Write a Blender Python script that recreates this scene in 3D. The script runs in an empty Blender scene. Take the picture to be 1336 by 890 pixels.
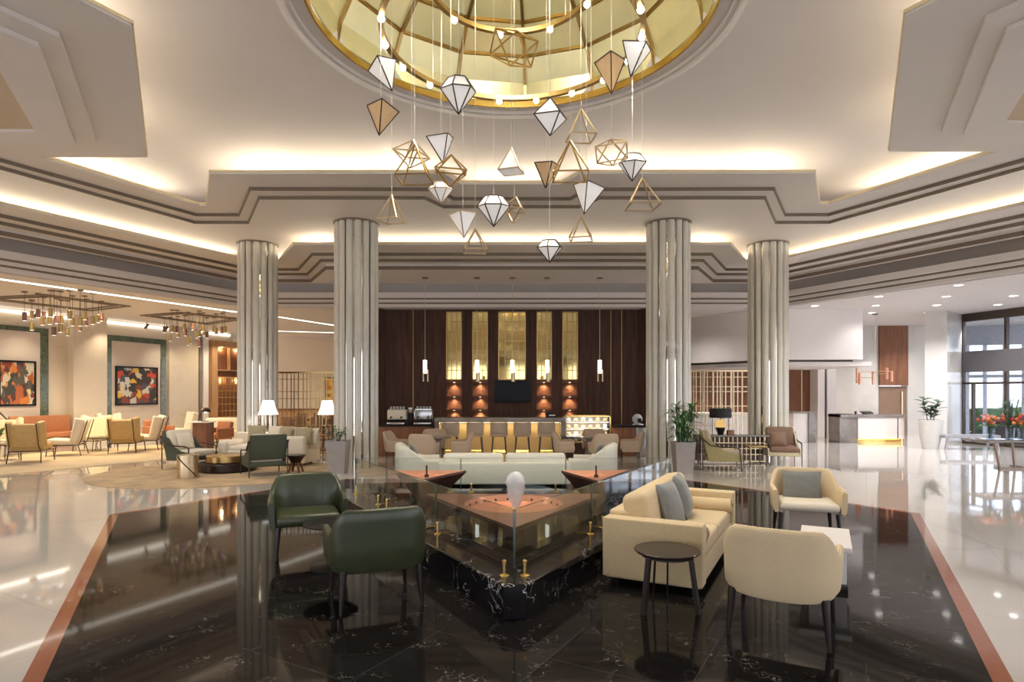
import bpy, bmesh, math, random
from mathutils import Vector, Matrix
from mathutils.geometry import tessellate_polygon
random.seed(7)
PI = math.pi
S = bpy.context.scene
COL = S.collection
F_, HY, CX, EYE = 800.0, 511.0, 668.0, 1.75

# ------------------------------------------------------------------ reading the photo
def FL(px, py, h=0.0):
    Y = F_*(EYE-h)/(py-HY)
    return ((px-CX)*Y/F_, Y)
def XA(px, Y): return (px-CX)*Y/F_
def ZA(py, Y): return EYE+(HY-py)*Y/F_

# ------------------------------------------------------------------ materials
def nodes(name):
    m = bpy.data.materials.new(name); m.use_nodes = True
    nt = m.node_tree
    return m, nt, nt.nodes, nt.links, nt.nodes['Principled BSDF']

def mat(name, col, rough=.5, metal=0., var=.06, scale=12., bump=0., bscale=80., coat=0., emit=None, estr=0., spec=.5, sheen=0.):
    m, nt, N, L, b = nodes(name)
    tc = N.new('ShaderNodeTexCoord')
    no = N.new('ShaderNodeTexNoise'); no.inputs['Scale'].default_value = scale; no.inputs['Detail'].default_value = 4
    L.new(tc.outputs['Object'], no.inputs['Vector'])
    r = N.new('ShaderNodeValToRGB')
    r.color_ramp.elements[0].position = .3; r.color_ramp.elements[1].position = .7
    r.color_ramp.elements[0].color = tuple(c*(1-var) for c in col)+(1,)
    r.color_ramp.elements[1].color = tuple(min(1, c*(1+var)) for c in col)+(1,)
    L.new(no.outputs['Fac'], r.inputs['Fac']); L.new(r.outputs['Color'], b.inputs['Base Color'])
    b.inputs['Roughness'].default_value = rough; b.inputs['Metallic'].default_value = metal
    b.inputs['Specular IOR Level'].default_value = spec
    b.inputs['Coat Weight'].default_value = coat; b.inputs['Coat Roughness'].default_value = .06
    b.inputs['Sheen Weight'].default_value = sheen
    if bump:
        n2 = N.new('ShaderNodeTexNoise'); n2.inputs['Scale'].default_value = bscale; n2.inputs['Detail'].default_value = 3
        L.new(tc.outputs['Object'], n2.inputs['Vector'])
        bp = N.new('ShaderNodeBump'); bp.inputs['Strength'].default_value = bump; bp.inputs['Distance'].default_value = .01
        L.new(n2.outputs['Fac'], bp.inputs['Height']); L.new(bp.outputs['Normal'], b.inputs['Normal'])
    if emit:
        b.inputs['Emission Color'].default_value = tuple(emit)+(1,); b.inputs['Emission Strength'].default_value = estr
    return m

def marble(name, base, vein, vscale=1.2, width=.02, rough=.08, amount=1., cloud=.1, tile=0., seam=(.5,.5,.5), spec=.5, coat=0., dens=.5):
    m, nt, N, L, b = nodes(name)
    tc = N.new('ShaderNodeTexCoord')
    w = N.new('ShaderNodeTexNoise'); w.inputs['Scale'].default_value = vscale*1.6; w.inputs['Detail'].default_value = 5
    L.new(tc.outputs['Object'], w.inputs['Vector'])
    mx = N.new('ShaderNodeVectorMath'); mx.operation = 'MULTIPLY_ADD'
    L.new(w.outputs['Color'], mx.inputs[0]); mx.inputs[1].default_value = (1.1, 1.1, 1.1); L.new(tc.outputs['Object'], mx.inputs[2])
    v = N.new('ShaderNodeTexVoronoi'); v.feature = 'DISTANCE_TO_EDGE'; v.inputs['Scale'].default_value = vscale
    L.new(mx.outputs[0], v.inputs['Vector'])
    r = N.new('ShaderNodeValToRGB'); r.color_ramp.elements[0].position = 0; r.color_ramp.elements[1].position = width
    r.color_ramp.elements[0].color = (1,1,1,1); r.color_ramp.elements[1].color = (0,0,0,1)
    L.new(v.outputs['Distance'], r.inputs['Fac'])
    br = N.new('ShaderNodeTexNoise'); br.inputs['Scale'].default_value = vscale*1.1; br.inputs['Detail'].default_value = 3
    L.new(tc.outputs['Object'], br.inputs['Vector'])
    r2 = N.new('ShaderNodeValToRGB'); r2.color_ramp.elements[0].position = dens; r2.color_ramp.elements[1].position = dens+.15
    L.new(br.outputs['Fac'], r2.inputs['Fac'])
    mu = N.new('ShaderNodeMath'); mu.operation = 'MULTIPLY'
    L.new(r.outputs['Color'], mu.inputs[0]); L.new(r2.outputs['Color'], mu.inputs[1])
    mu2 = N.new('ShaderNodeMath'); mu2.operation = 'MULTIPLY'; mu2.inputs[1].default_value = amount
    L.new(mu.outputs[0], mu2.inputs[0])
    cl = N.new('ShaderNodeTexNoise'); cl.inputs['Scale'].default_value = vscale*.7; cl.inputs['Detail'].default_value = 6
    L.new(mx.outputs[0], cl.inputs['Vector'])
    rc = N.new('ShaderNodeValToRGB'); rc.color_ramp.elements[0].position = .3; rc.color_ramp.elements[1].position = .7
    rc.color_ramp.elements[0].color = tuple(c*(1-cloud) for c in base)+(1,)
    rc.color_ramp.elements[1].color = tuple(min(1, c*(1+cloud)) for c in base)+(1,)
    L.new(cl.outputs['Fac'], rc.inputs['Fac'])
    mix = N.new('ShaderNodeMixRGB'); mix.inputs[2].default_value = tuple(vein)+(1,)
    L.new(mu2.outputs[0], mix.inputs[0]); L.new(rc.outputs['Color'], mix.inputs[1])
    out = mix.outputs[0]
    if tile:
        bk = N.new('ShaderNodeTexBrick'); bk.offset = 0; bk.inputs['Scale'].default_value = 1
        bk.inputs['Brick Width'].default_value = tile; bk.inputs['Row Height'].default_value = tile
        bk.inputs['Mortar Size'].default_value = .003; bk.inputs['Mortar Smooth'].default_value = 0
        mp = N.new('ShaderNodeMapping'); mp.inputs['Rotation'].default_value = (0, 0, math.radians(30))
        L.new(tc.outputs['Object'], mp.inputs['Vector']); L.new(mp.outputs[0], bk.inputs['Vector'])
        m3 = N.new('ShaderNodeMixRGB'); m3.inputs[2].default_value = tuple(seam)+(1,)
        L.new(bk.outputs['Fac'], m3.inputs[0]); L.new(out, m3.inputs[1]); out = m3.outputs[0]
    L.new(out, b.inputs['Base Color'])
    b.inputs['Roughness'].default_value = rough; b.inputs['Specular IOR Level'].default_value = spec
    b.inputs['Coat Weight'].default_value = coat; b.inputs['Coat Roughness'].default_value = .03
    return m

def wood(name, c1, c2, rough=.35, sx=6., sz=.6, coat=.2, axis='Z', spec=.4):
    m, nt, N, L, b = nodes(name)
    tc = N.new('ShaderNodeTexCoord'); mp = N.new('ShaderNodeMapping')
    mp.inputs['Scale'].default_value = (sx, sx, sz) if axis == 'Z' else ((sz, sx, sx) if axis == 'X' else (sx, sz, sx))
    L.new(tc.outputs['Object'], mp.inputs['Vector'])
    n = N.new('ShaderNodeTexNoise'); n.inputs['Scale'].default_value = 3; n.inputs['Detail'].default_value = 6; n.inputs['Distortion'].default_value = .6
    L.new(mp.outputs[0], n.inputs['Vector'])
    r = N.new('ShaderNodeValToRGB'); r.color_ramp.elements[0].position = .3; r.color_ramp.elements[1].position = .7
    r.color_ramp.elements[0].color = tuple(c1)+(1,); r.color_ramp.elements[1].color = tuple(c2)+(1,)
    L.new(n.outputs['Fac'], r.inputs['Fac']); L.new(r.outputs['Color'], b.inputs['Base Color'])
    b.inputs['Roughness'].default_value = rough; b.inputs['Coat Weight'].default_value = coat; b.inputs['Coat Roughness'].default_value = .1; b.inputs['Specular IOR Level'].default_value = spec
    return m

def glass(name, tint=(.97,.99,.98), ior=1.5, rough=.0, boost=1.):
    m = bpy.data.materials.new(name); m.use_nodes = True
    nt = m.node_tree; N = nt.nodes; L = nt.links; N.clear()
    o = N.new('ShaderNodeOutputMaterial'); mx = N.new('ShaderNodeMixShader')
    t = N.new('ShaderNodeBsdfTransparent'); g = N.new('ShaderNodeBsdfGlossy'); fr = N.new('ShaderNodeFresnel')
    no = N.new('ShaderNodeTexNoise'); no.inputs['Scale'].default_value = 2.
    rr = N.new('ShaderNodeValToRGB'); rr.color_ramp.elements[0].color = tuple(c*.985 for c in tint)+(1,); rr.color_ramp.elements[1].color = tuple(tint)+(1,)
    L.new(no.outputs['Fac'], rr.inputs['Fac']); L.new(rr.outputs['Color'], t.inputs['Color'])
    g.inputs['Roughness'].default_value = rough; gm = N.new('ShaderNodeNewGeometry'); mi = N.new('ShaderNodeMath'); mi.operation = 'MULTIPLY_ADD'
    mi.inputs[1].default_value = 1/ior-ior; mi.inputs[2].default_value = ior     # same surface reflection from both sides of the sheet
    L.new(gm.outputs['Backfacing'], mi.inputs[0]); L.new(mi.outputs[0], fr.inputs['IOR'])
    mu = N.new('ShaderNodeMath'); mu.operation = 'MULTIPLY'; mu.inputs[1].default_value = boost; mu.use_clamp = True
    L.new(fr.outputs[0], mu.inputs[0])
    L.new(mu.outputs[0], mx.inputs[0]); L.new(t.outputs[0], mx.inputs[1]); L.new(g.outputs[0], mx.inputs[2]); L.new(mx.outputs[0], o.inputs['Surface'])
    return m

def glow(name, col, s):
    m = bpy.data.materials.new(name); m.use_nodes = True
    nt = m.node_tree; N = nt.nodes; L = nt.links; N.clear()
    o = N.new('ShaderNodeOutputMaterial'); e = N.new('ShaderNodeEmission')
    no = N.new('ShaderNodeTexNoise'); no.inputs['Scale'].default_value = 3.
    r = N.new('ShaderNodeValToRGB'); r.color_ramp.elements[0].color = tuple(c*.97 for c in col)+(1,); r.color_ramp.elements[1].color = tuple(col)+(1,)
    L.new(no.outputs['Fac'], r.inputs['Fac']); L.new(r.outputs['Color'], e.inputs['Color'])
    e.inputs['Strength'].default_value = s; L.new(e.outputs[0], o.inputs['Surface'])
    return m

def herring(name, c1, c2):
    m, nt, N, L, b = nodes(name)
    tc = N.new('ShaderNodeTexCoord'); sp = N.new('ShaderNodeSeparateXYZ'); L.new(tc.outputs['Object'], sp.inputs[0])
    def M(op, a, bb=None):
        n = N.new('ShaderNodeMath'); n.operation = op
        for i, v in enumerate((a, bb)):
            if v is None: continue
            if isinstance(v, (int, float)): n.inputs[i].default_value = v
            else: L.new(v, n.inputs[i])
        return n.outputs[0]
    zig = M('PINGPONG', M('ADD', sp.outputs['X'], 5.), .10)
    t = M('ADD', M('MULTIPLY', sp.outputs['Z'], 1.), M('MULTIPLY', zig, .8))
    st = M('PINGPONG', M('MULTIPLY', t, 58.), .5)
    r = N.new('ShaderNodeValToRGB'); r.color_ramp.elements[0].position = .1; r.color_ramp.elements[1].position = .3
    r.color_ramp.elements[0].color = tuple(c2)+(1,); r.color_ramp.elements[1].color = tuple(c1)+(1,)
    L.new(st, r.inputs['Fac']); L.new(r.outputs['Color'], b.inputs['Base Color'])
    bp = N.new('ShaderNodeBump'); bp.inputs['Strength'].default_value = .5; bp.inputs['Distance'].default_value = .004
    L.new(st, bp.inputs['Height']); L.new(bp.outputs['Normal'], b.inputs['Normal'])
    b.inputs['Roughness'].default_value = .8
    return m

def painting(name, cols, seed, scale=3.):
    m, nt, N, L, b = nodes(name)
    tc = N.new('ShaderNodeTexCoord'); mp = N.new('ShaderNodeMapping'); mp.inputs['Location'].default_value = (seed, seed*1.7, seed*.3)
    L.new(tc.outputs['Generated'], mp.inputs['Vector'])
    n = N.new('ShaderNodeTexNoise'); n.inputs['Scale'].default_value = scale*1.5; n.inputs['Detail'].default_value = 4
    L.new(mp.outputs[0], n.inputs['Vector'])
    va = N.new('ShaderNodeVectorMath'); va.operation = 'MULTIPLY_ADD'; va.inputs[1].default_value = (.35,.35,.35)
    L.new(n.outputs['Color'], va.inputs[0]); L.new(mp.outputs[0], va.inputs[2])
    v = N.new('ShaderNodeTexVoronoi'); v.inputs['Scale'].default_value = scale*1.8; v.distance = 'CHEBYCHEV'; v.inputs['Randomness'].default_value = .9
    L.new(va.outputs[0], v.inputs['Vector'])
    sp = N.new('ShaderNodeSeparateColor'); L.new(v.outputs['Color'], sp.inputs[0])
    r = N.new('ShaderNodeValToRGB'); r.color_ramp.interpolation = 'CONSTANT'
    e = r.color_ramp.elements
    while len(e) < len(cols): e.new(.5)
    for i, c in enumerate(cols): e[i].position = i/len(cols); e[i].color = tuple(c)+(1,)
    L.new(sp.outputs[0], r.inputs['Fac']); L.new(r.outputs['Color'], b.inputs['Base Color'])
    b.inputs['Roughness'].default_value = .5
    return m

M = {}
M['ceil'] = mat('ceiling_plaster', (.70,.655,.645), .8, var=.015, scale=1.5)
M['ceil2'] = mat('cornice_paint', (.70,.645,.605), .7, var=.015, scale=1.5)
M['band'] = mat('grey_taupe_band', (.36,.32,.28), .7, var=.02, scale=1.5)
M['recess'] = mat('tan_recess_light_tone', (.60,.47,.33), .7, var=.02, scale=1.5)  # warm tan tone stands in for light inside the arm recesses
M['trim'] = mat('brown_trim_and_step_shade', (.19,.145,.10), .5, var=.08)  # brown of caps and canopies; on the ceiling steps it paints shade
M['goldlip'] = mat('gold_edge', (.78,.66,.42), .45, metal=.3, var=.05)
M['white_marble'] = marble('polished_white_marble', (.63,.595,.555), (.42,.39,.36), .55, .05, .045, .35, .07, tile=1.2, seam=(.5,.47,.43), spec=.75, coat=.35)
M['black_marble'] = marble('polished_black_marble', (.011,.0095,.009), (.5,.46,.42), 3.3, .009, .055, .85, .3, tile=.9, seam=(.04,.036,.034), spec=.15, coat=0., dens=.5)
M['curb_marble'] = marble('veined_black_marble', (.010,.009,.010), (.75,.72,.7), 2.3, .02, .07, 1., .3, spec=.35, coat=.0, dens=.52)
M['red_granite'] = marble('red_granite', (.36,.115,.055), (.16,.05,.03), 40., .15, .08, .7, .25, coat=.3, dens=.3)
M['wall_marble'] = marble('beige_wall_marble', (.66,.57,.45), (.5,.42,.33), .8, .05, .22, .4, .06)
M['pier_marble'] = marble('grey_pier_marble', (.62,.585,.54), (.5,.47,.43), .9, .05, .12, .4, .08)
M['green_marble'] = marble('green_marble', (.085,.115,.075), (.36,.40,.32), 7., .06, .12, .7, .55, dens=.4)
M['desk_marble'] = marble('grey_brown_marble', (.24,.215,.195), (.5,.47,.43), 2., .03, .1, .6, .2)
M['wall_paint'] = mat('warm_wall_paint', (.72,.62,.50), .7, var=.02, scale=1)
M['wall_infill'] = mat('mauve_grey_paint', (.66,.575,.51), .7, var=.02, scale=1)
M['wall_grey'] = mat('pale_wall_paint', (.82,.77,.75), .7, var=.015, scale=1)
M['dark_wood'] = wood('dark_walnut_panel', (.048,.024,.018), (.088,.046,.034), .5, 5, .35, 0., spec=.12)
M['brown_wood'] = wood('brown_veneer', (.19,.082,.045), (.27,.122,.068), .45, 4, .4, 0., spec=.2)
M['tan_wood'] = wood('light_veneer', (.45,.25,.12), (.56,.33,.17), .4, 4, .4, .1)
M['stone'] = marble('column_stone', (.66,.62,.53), (.55,.51,.45), 2.5, .04, .14, .3, .06, coat=.25)
M['mirror'] = mat('bronze_mirror', (.88,.82,.7), .04, metal=1., var=.02)
M['goldmirror'] = mat('gold_mirror', (.78,.62,.27), .07, metal=1., var=.05, scale=3)
M['domegold'] = mat('dome_gold_leaf', (.80,.73,.42), .30, metal=.45, var=.06, scale=2.5)
M['gold'] = mat('polished_brass', (.86,.60,.20), .16, metal=1., var=.04)
M['gold_dk'] = mat('aged_brass', (.46,.31,.12), .3, metal=1., var=.08)
M['goldpanel'] = mat('olive_gold_panel', (.36,.275,.16), .4, metal=.3, var=.08, scale=3)
M['champagne'] = mat('champagne_metal', (.62,.48,.30), .3, metal=.9, var=.05)
M['copper'] = mat('copper_sheet', (.84,.43,.28), .3, metal=.7, var=.12, scale=6)
M['copper_mid'] = mat('dull_copper', (.40,.21,.15), .3, metal=.6, var=.15, scale=6)
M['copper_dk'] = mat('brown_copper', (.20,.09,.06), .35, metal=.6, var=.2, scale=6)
M['black'] = mat('satin_black', (.012,.011,.011), .35, var=.2, spec=.25)
M['screen'] = mat('dark_screen', (.006,.008,.010), .25, var=.1, spec=.12)
M['espresso'] = wood('espresso_wood', (.016,.008,.007), (.030,.015,.012), .3, 8, 1., .2)
M['bronze'] = mat('dark_bronze', (.085,.060,.045), .35, metal=.6, var=.1)
M['bronze_lt'] = mat('warm_bronze', (.24,.17,.125), .35, metal=.6, var=.06)
M['silver'] = mat('aged_silver', (.36,.35,.36), .4, metal=.6, var=.12)
M['steel'] = mat('brushed_steel', (.62,.62,.63), .25, metal=1., var=.06)
M['green'] = mat('green_leather', (.046,.055,.024), .34, var=.10, scale=7, bump=.10, bscale=240, coat=.12)
M['greenfab'] = mat('green_upholstery', (.070,.085,.055), .6, var=.1, scale=20)
M['cream'] = mat('cream_linen', (.66,.51,.29), .85, var=.04, scale=30, bump=.12, bscale=300, sheen=.2)
M['ivory'] = mat('ivory_fabric', (.78,.70,.57), .85, var=.03, scale=30, bump=.1, bscale=300, sheen=.2)
M['herring'] = herring('herringbone_fabric', (.78,.63,.40), (.58,.44,.26))
M['white_up'] = mat('white_upholstery', (.74,.72,.61), .7, var=.03, scale=10)
M['tan'] = mat('tan_leather', (.52,.35,.14), .5, var=.06, scale=10)
M['palefab'] = mat('pale_yellow_fabric', (.76,.68,.46), .8, var=.04, scale=20)
M['beigefab'] = mat('beige_upholstery', (.56,.43,.31), .7, var=.04, scale=16)
M['taupe'] = mat('taupe_upholstery', (.47,.37,.28), .65, var=.05, scale=16)
M['brownlea'] = mat('brown_leather', (.26,.155,.10), .45, var=.08, scale=10)
M['olivefab'] = mat('olive_upholstery', (.42,.36,.17), .7, var=.05, scale=14)
M['orange'] = mat('orange_upholstery', (.42,.17,.08), .6, var=.05, scale=14)
M['greypil'] = mat('grey_green_velvet', (.19,.195,.18), .7, var=.10, scale=14, sheen=.4)
M['stripe'] = mat('olive_cushion', (.42,.36,.22), .8, var=.15, scale=40)
M['rug'] = mat('beige_rug_pile', (.47,.32,.145), .95, var=.36, scale=2.2, bump=.4, bscale=150, sheen=.3)
M['rug2'] = mat('pale_rug_pile', (.58,.44,.26), .95, var=.14, scale=1.2, bump=.4, bscale=150, sheen=.3)
M['planter'] = mat('grey_planter', (.36,.33,.31), .5, var=.05, scale=6)
M['planterw'] = mat('white_glazed_planter', (.68,.66,.63), .3, var=.03, scale=6)
M['leaf'] = mat('green_leaf', (.055,.17,.035), .45, var=.4, scale=9)
M['leaf_dk'] = mat('dark_green_leaf', (.03,.075,.032), .35, var=.4, scale=9)
M['soil'] = mat('dark_soil', (.05,.035,.025), .9, var=.3, scale=30)
M['panelwhite'] = mat('lit_white_acrylic', (.90,.87,.84), .4, var=.02, emit=(1,.95,.9), estr=.16)
M['amber'] = mat('amber_acrylic', (.84,.56,.27), .3, var=.08, scale=6)
M['cable'] = mat('fine_steel_cable', (.70,.67,.62), .4, metal=.5, var=.03)
M['shade'] = mat('pleated_white_shade', (.86,.83,.82), .8, var=.02, emit=(1,.95,.95), estr=.55)
M['blackshade'] = mat('black_shade', (.015,.014,.016), .6, var=.1)
M['glass'] = glass('clear_balustrade_glass', (.975,.992,.985), 1.52, boost=1.5)
M['glass_edge'] = mat('glass_edge', (.05,.11,.09), .1, var=.1)
M['window'] = glass('window_glass', (.88,.92,.97), 1.5)
M['water'] = glass('pool_water', (.55,.6,.58), 1.33)
M['jet'] = mat('aerated_water', (.88,.89,.92), .2, var=.08, scale=14, bump=.5, bscale=40); M['jet'].node_tree.nodes['Principled BSDF'].inputs['Alpha'].default_value = .55
M['fascia'] = mat('grey_bronze_fascia', (.13,.12,.125), .45, metal=.2, var=.04)
M['petal_red'] = mat('red_petals', (.60,.07,.06), .6, var=.3, scale=30)
M['petal_pink'] = mat('pink_petals', (.75,.33,.34), .6, var=.2, scale=30)
M['petal_or'] = mat('orange_petals', (.80,.28,.07), .6, var=.2, scale=30)
M['food'] = mat('cream_pastry', (.80,.66,.42), .6, var=.25, scale=25)
M['paper'] = mat('white_paper', (.82,.80,.76), .7, var=.03)
M['paving'] = mat('pale_paving', (.55,.55,.55), .8, var=.08, scale=1)
M['hedge'] = mat('hedge_leaf', (.12,.22,.08), .8, var=.4, scale=5)
W_WARM = (1., .80, .52)
W_SOFT = (1., .90, .74)
M['ledwarm'] = glow('warm_led', (1., .84, .58), 2.2)
M['ledstrip'] = glow('led_strip', (1., .93, .80), 2.2)
M['bulb'] = glow('lamp_bulb', (1., .93, .82), 9.)
M['lampglass'] = glow('opal_glass_glow', (1., .97, .88), 2.2)
M['downlens'] = glow('downlight_lens', (1., .97, .93), 5.)
M['onyx'] = glow('onyx_glow', (1., .62, .22), .55)

# ------------------------------------------------------------------ mesh helpers
def fin(name, bm, m, parent=None, sharp=38, mats=None):
    bmesh.ops.recalc_face_normals(bm, faces=bm.faces)
    me = bpy.data.meshes.new(name); bm.to_mesh(me); bm.free()
    for p in me.polygons: p.use_smooth = True
    me.set_sharp_from_angle(angle=math.radians(sharp))
    o = bpy.data.objects.new(name, me); COL.objects.link(o)
    for mm in (mats or [m]): me.materials.append(M[mm] if isinstance(mm, str) else mm)
    if parent: o.parent = parent
    return o
def B(): return bmesh.new()
def thing(name, label, cat, loc=(0,0,0), rz=0., group=None):
    o = bpy.data.objects.new(name, None); COL.objects.link(o); o.empty_display_size = .2
    o.location = loc if len(loc) == 3 else (loc[0], loc[1], 0); o.rotation_euler = (0, 0, rz)
    return tag(o, label, cat, group)
def tag(o, label, cat, group=None):
    o['label'] = label; o['category'] = cat
    if group: o['group'] = group
    return o
def struct(o): o['kind'] = 'structure'; return o
def kids(o): return [c for c in bpy.data.objects if c.parent == o]
def dup(root, loc, rz, label, group=None):
    def cp(o, par):
        c = o.copy(); COL.objects.link(c)
        if par: c.parent = par
        for ch in kids(o): cp(ch, c)
        return c
    r = cp(root, None); r.location = loc if len(loc) == 3 else (loc[0], loc[1], root.location.z); r.rotation_euler = (0, 0, rz); r['label'] = label
    if group: r['group'] = group
    return r

def box(bm, c, s, r=0., seg=3, rot=None):
    v = bmesh.ops.create_cube(bm, size=1)['verts']
    for x in v: x.co = Vector((x.co.x*s[0], x.co.y*s[1], x.co.z*s[2]))
    if r:
        es = list({e for x in v for e in x.link_edges})
        res = bmesh.ops.bevel(bm, geom=es, offset=min(r, min(s)*.49), segments=seg, profile=.5, affect='EDGES')
        v = list({x for f in res['faces'] for x in f.verts} | {x for x in v if x.is_valid})
    mt = Matrix.Translation(c)
    if rot is not None: mt = mt @ (rot if isinstance(rot, Matrix) else Matrix.Rotation(rot, 4, 'Z'))
    for x in v: x.co = mt @ x.co
    return v
def bar(bm, a, b, w, h=None, r=0.):
    a, b = Vector(a), Vector(b); d = b-a; L = d.length
    q = d.to_track_quat('Z', 'Y').to_matrix().to_4x4()
    v = bmesh.ops.create_cube(bm, size=1)['verts']
    for x in v: x.co = Vector((x.co.x*w, x.co.y*(h or w), x.co.z*L))
    mt = Matrix.Translation((a+b)/2) @ q
    for x in v: x.co = mt @ x.co
def rod(bm, a, b, r, r2=None, n=10, cap=True):
    a, b = Vector(a), Vector(b); d = b-a
    if d.length < 1e-6: return
    q = d.to_track_quat('Z', 'Y').to_matrix().to_4x4()
    v = bmesh.ops.create_cone(bm, cap_ends=cap, segments=n, radius1=r, radius2=r if r2 is None else r2, depth=d.length)['verts']
    mt = Matrix.Translation((a+b)/2) @ q
    for x in v: x.co = mt @ x.co
def tube(bm, pts, r, n=8, closed=False):
    pts = [Vector(p) for p in pts]; rings = []
    N_ = len(pts)
    for i, p in enumerate(pts):
        if closed: d = pts[(i+1) % N_]-pts[i-1]
        else: d = pts[min(i+1, N_-1)]-pts[max(i-1, 0)]
        d.normalize(); up = Vector((0,0,1)) if abs(d.z) < .95 else Vector((1,0,0))
        s = d.cross(up).normalized(); u = s.cross(d)
        rr = r[i] if isinstance(r, (list, tuple)) else r
        rings.append([bm.verts.new(p+(s*math.cos(2*PI*k/n)+u*math.sin(2*PI*k/n))*rr) for k in range(n)])
    for i in range(N_ if closed else N_-1):
        a, b = rings[i], rings[(i+1) % N_]
        for k in range(n): bm.faces.new((a[k], a[(k+1) % n], b[(k+1) % n], b[k]))
    if not closed:
        bm.faces.new(rings[0][::-1]); bm.faces.new(rings[-1])
def lathe(bm, prof, n=32, c=(0,0,0), sx=1., sy=1.):
    rings = []
    for r, z in prof:
        if r < 1e-5: rings.append([bm.verts.new((c[0], c[1], c[2]+z))])
        else: rings.append([bm.verts.new((c[0]+r*sx*math.cos(2*PI*k/n), c[1]+r*sy*math.sin(2*PI*k/n), c[2]+z)) for k in range(n)])
    for a, b in zip(rings, rings[1:]):
        for k in range(n):
            k2 = (k+1) % n
            f = ([a[k], a[k2], b[k2], b[k]] if len(a) > 1 and len(b) > 1 else [a[0], b[k2], b[k]] if len(a) == 1 and len(b) > 1 else [a[k], a[k2], b[0]] if len(a) > 1 else None)
            if f: bm.faces.new(f)
def prism(bm, poly, z0, z1, bottom=True, top=True):
    P = [Vector((p[0], p[1], 0)) for p in poly]
    lo = [bm.verts.new((p.x, p.y, z0)) for p in P]; hi = [bm.verts.new((p.x, p.y, z1)) for p in P]
    tri = tessellate_polygon([P])
    for t in tri:
        if bottom: bm.faces.new([lo[i] for i in t])
        if top: bm.faces.new([hi[i] for i in reversed(t)])
    n = len(P)
    for i in range(n): bm.faces.new((lo[i], lo[(i+1) % n], hi[(i+1) % n], hi[i]))
def ribbon(bm, line, z0, z1, t=.02):
    n = len(line)
    for a, b in zip(line, line[1:]):
        bar(bm, (a[0], a[1], (z0+z1)/2), (b[0], b[1], (z0+z1)/2), t, z1-z0) if False else vbar(bm, a, b, z0, z1, t)
def vbar(bm, a, b, z0, z1, t):
    a, b = Vector((a[0], a[1])), Vector((b[0], b[1])); d = (b-a).normalized(); nn = Vector((-d.y, d.x))*t/2
    e = d*t*.4
    prism(bm, [a-e+nn, a-e-nn, b+e-nn, b+e+nn], z0, z1)
def pillow_bm(w, h, t, c=(0,0,0), rot=None, n=12):
    bm = B()
    vs = {}
    for sgn in (1, -1):
        for i in range(n+1):
            for j in range(n+1):
                u, v = 2*i/n-1, 2*j/n-1
                edge = (1-abs(u)**2.6)*(1-abs(v)**2.6)
                pin = 1-.06*(1-abs(u))*(abs(v)**2) 
                x = u*w/2*(1-.07*(1-v*v)*0 - .06*(1-abs(v)**2)*abs(u)); y = v*h/2*(1-.06*(1-u*u)*abs(v))
                z = sgn*t/2*max(edge, 0)**.55
                if edge <= 1e-6 and sgn == -1: vs[(sgn,i,j)] = vs[(1,i,j)]; continue
                vs[(sgn,i,j)] = bm.verts.new((x, y, z))
        for i in range(n):
            for j in range(n):
                f = [vs[(sgn,i,j)], vs[(sgn,i+1,j)], vs[(sgn,i+1,j+1)], vs[(sgn,i,j+1)]]
                try: bm.faces.new(f)
                except ValueError: pass
    if rot is not None: bmesh.ops.transform(bm, matrix=Matrix.Translation(c) @ rot, verts=bm.verts)
    return bm
def rx(a): return Matrix.Rotation(a, 4, 'X')
def ry(a): return Matrix.Rotation(a, 4, 'Y')
def rzm(a): return Matrix.Rotation(a, 4, 'Z')
def face_rot(f): return math.atan2(f[1], f[0])-PI/2     # local +Y looks along f
def area(name, loc, sx, sy, e, col, rot=(0,0,0), spread=PI):
    l = bpy.data.lights.new(name, 'AREA'); l.shape = 'RECTANGLE'; l.size = sx; l.size_y = sy; l.energy = e; l.color = col; l.spread = spread
    o = bpy.data.objects.new(name, l); COL.objects.link(o); o.location = loc; o.rotation_euler = rot
    return o
def spot(name, loc, e, col, ang=1.2, blend=.6, r=.05, rot=(0,0,0)):
    l = bpy.data.lights.new(name, 'SPOT'); l.energy = e; l.color = col; l.spot_size = ang; l.spot_blend = blend; l.shadow_soft_size = r
    o = bpy.data.objects.new(name, l); COL.objects.link(o); o.location = loc; o.rotation_euler = rot
    return o
def point(name, loc, e, col, r=.08):
    l = bpy.data.lights.new(name, 'POINT'); l.energy = e; l.color = col; l.shadow_soft_size = r
    o = bpy.data.objects.new(name, l); COL.objects.link(o); o.location = loc
    return o
def mir(h): return [(-x, y) for x, y in reversed(h)]+[(x, y) for x, y in h]
def ext(p, q, Y):
    t = (Y-q[1])/(q[1]-p[1]); return (q[0]+(q[0]-p[0])*t, Y)

# ------------------------------------------------------------------ floor
NEAR = -7.
bm = B(); prism(bm, [(-30,NEAR),(30,NEAR),(30,40),(-30,40)], -.25, 0); struct(fin('floor', bm, 'white_marble'))
outer = [(-.2,-1.35),(-2.95,3.69),(-5.72,8.72),(-4.3,10.95),(-3.3,12.3),(3.3,12.3),(4.35,10.95),(5.85,8.8),(3.02,3.69),(.25,-1.35)]
def inset(poly, d):
    n = len(poly); res = []
    A = sum(poly[i][0]*poly[(i+1)%n][1]-poly[(i+1)%n][0]*poly[i][1] for i in range(n))
    sg = 1 if A > 0 else -1
    for i in range(n):
        p0, p1, p2 = Vector(poly[i-1]), Vector(poly[i]), Vector(poly[(i+1) % n])
        d1 = (p1-p0).normalized(); d2 = (p2-p1).normalized()
        n1 = Vector((-d1.y, d1.x))*sg; n2 = Vector((-d2.y, d2.x))*sg
        b = (n1+n2); b = b/max(b.length_squared/2, .2)
        q = p1+b*d; res.append((q.x, q.y))
    return res
inner = inset(outer, .11)
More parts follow.
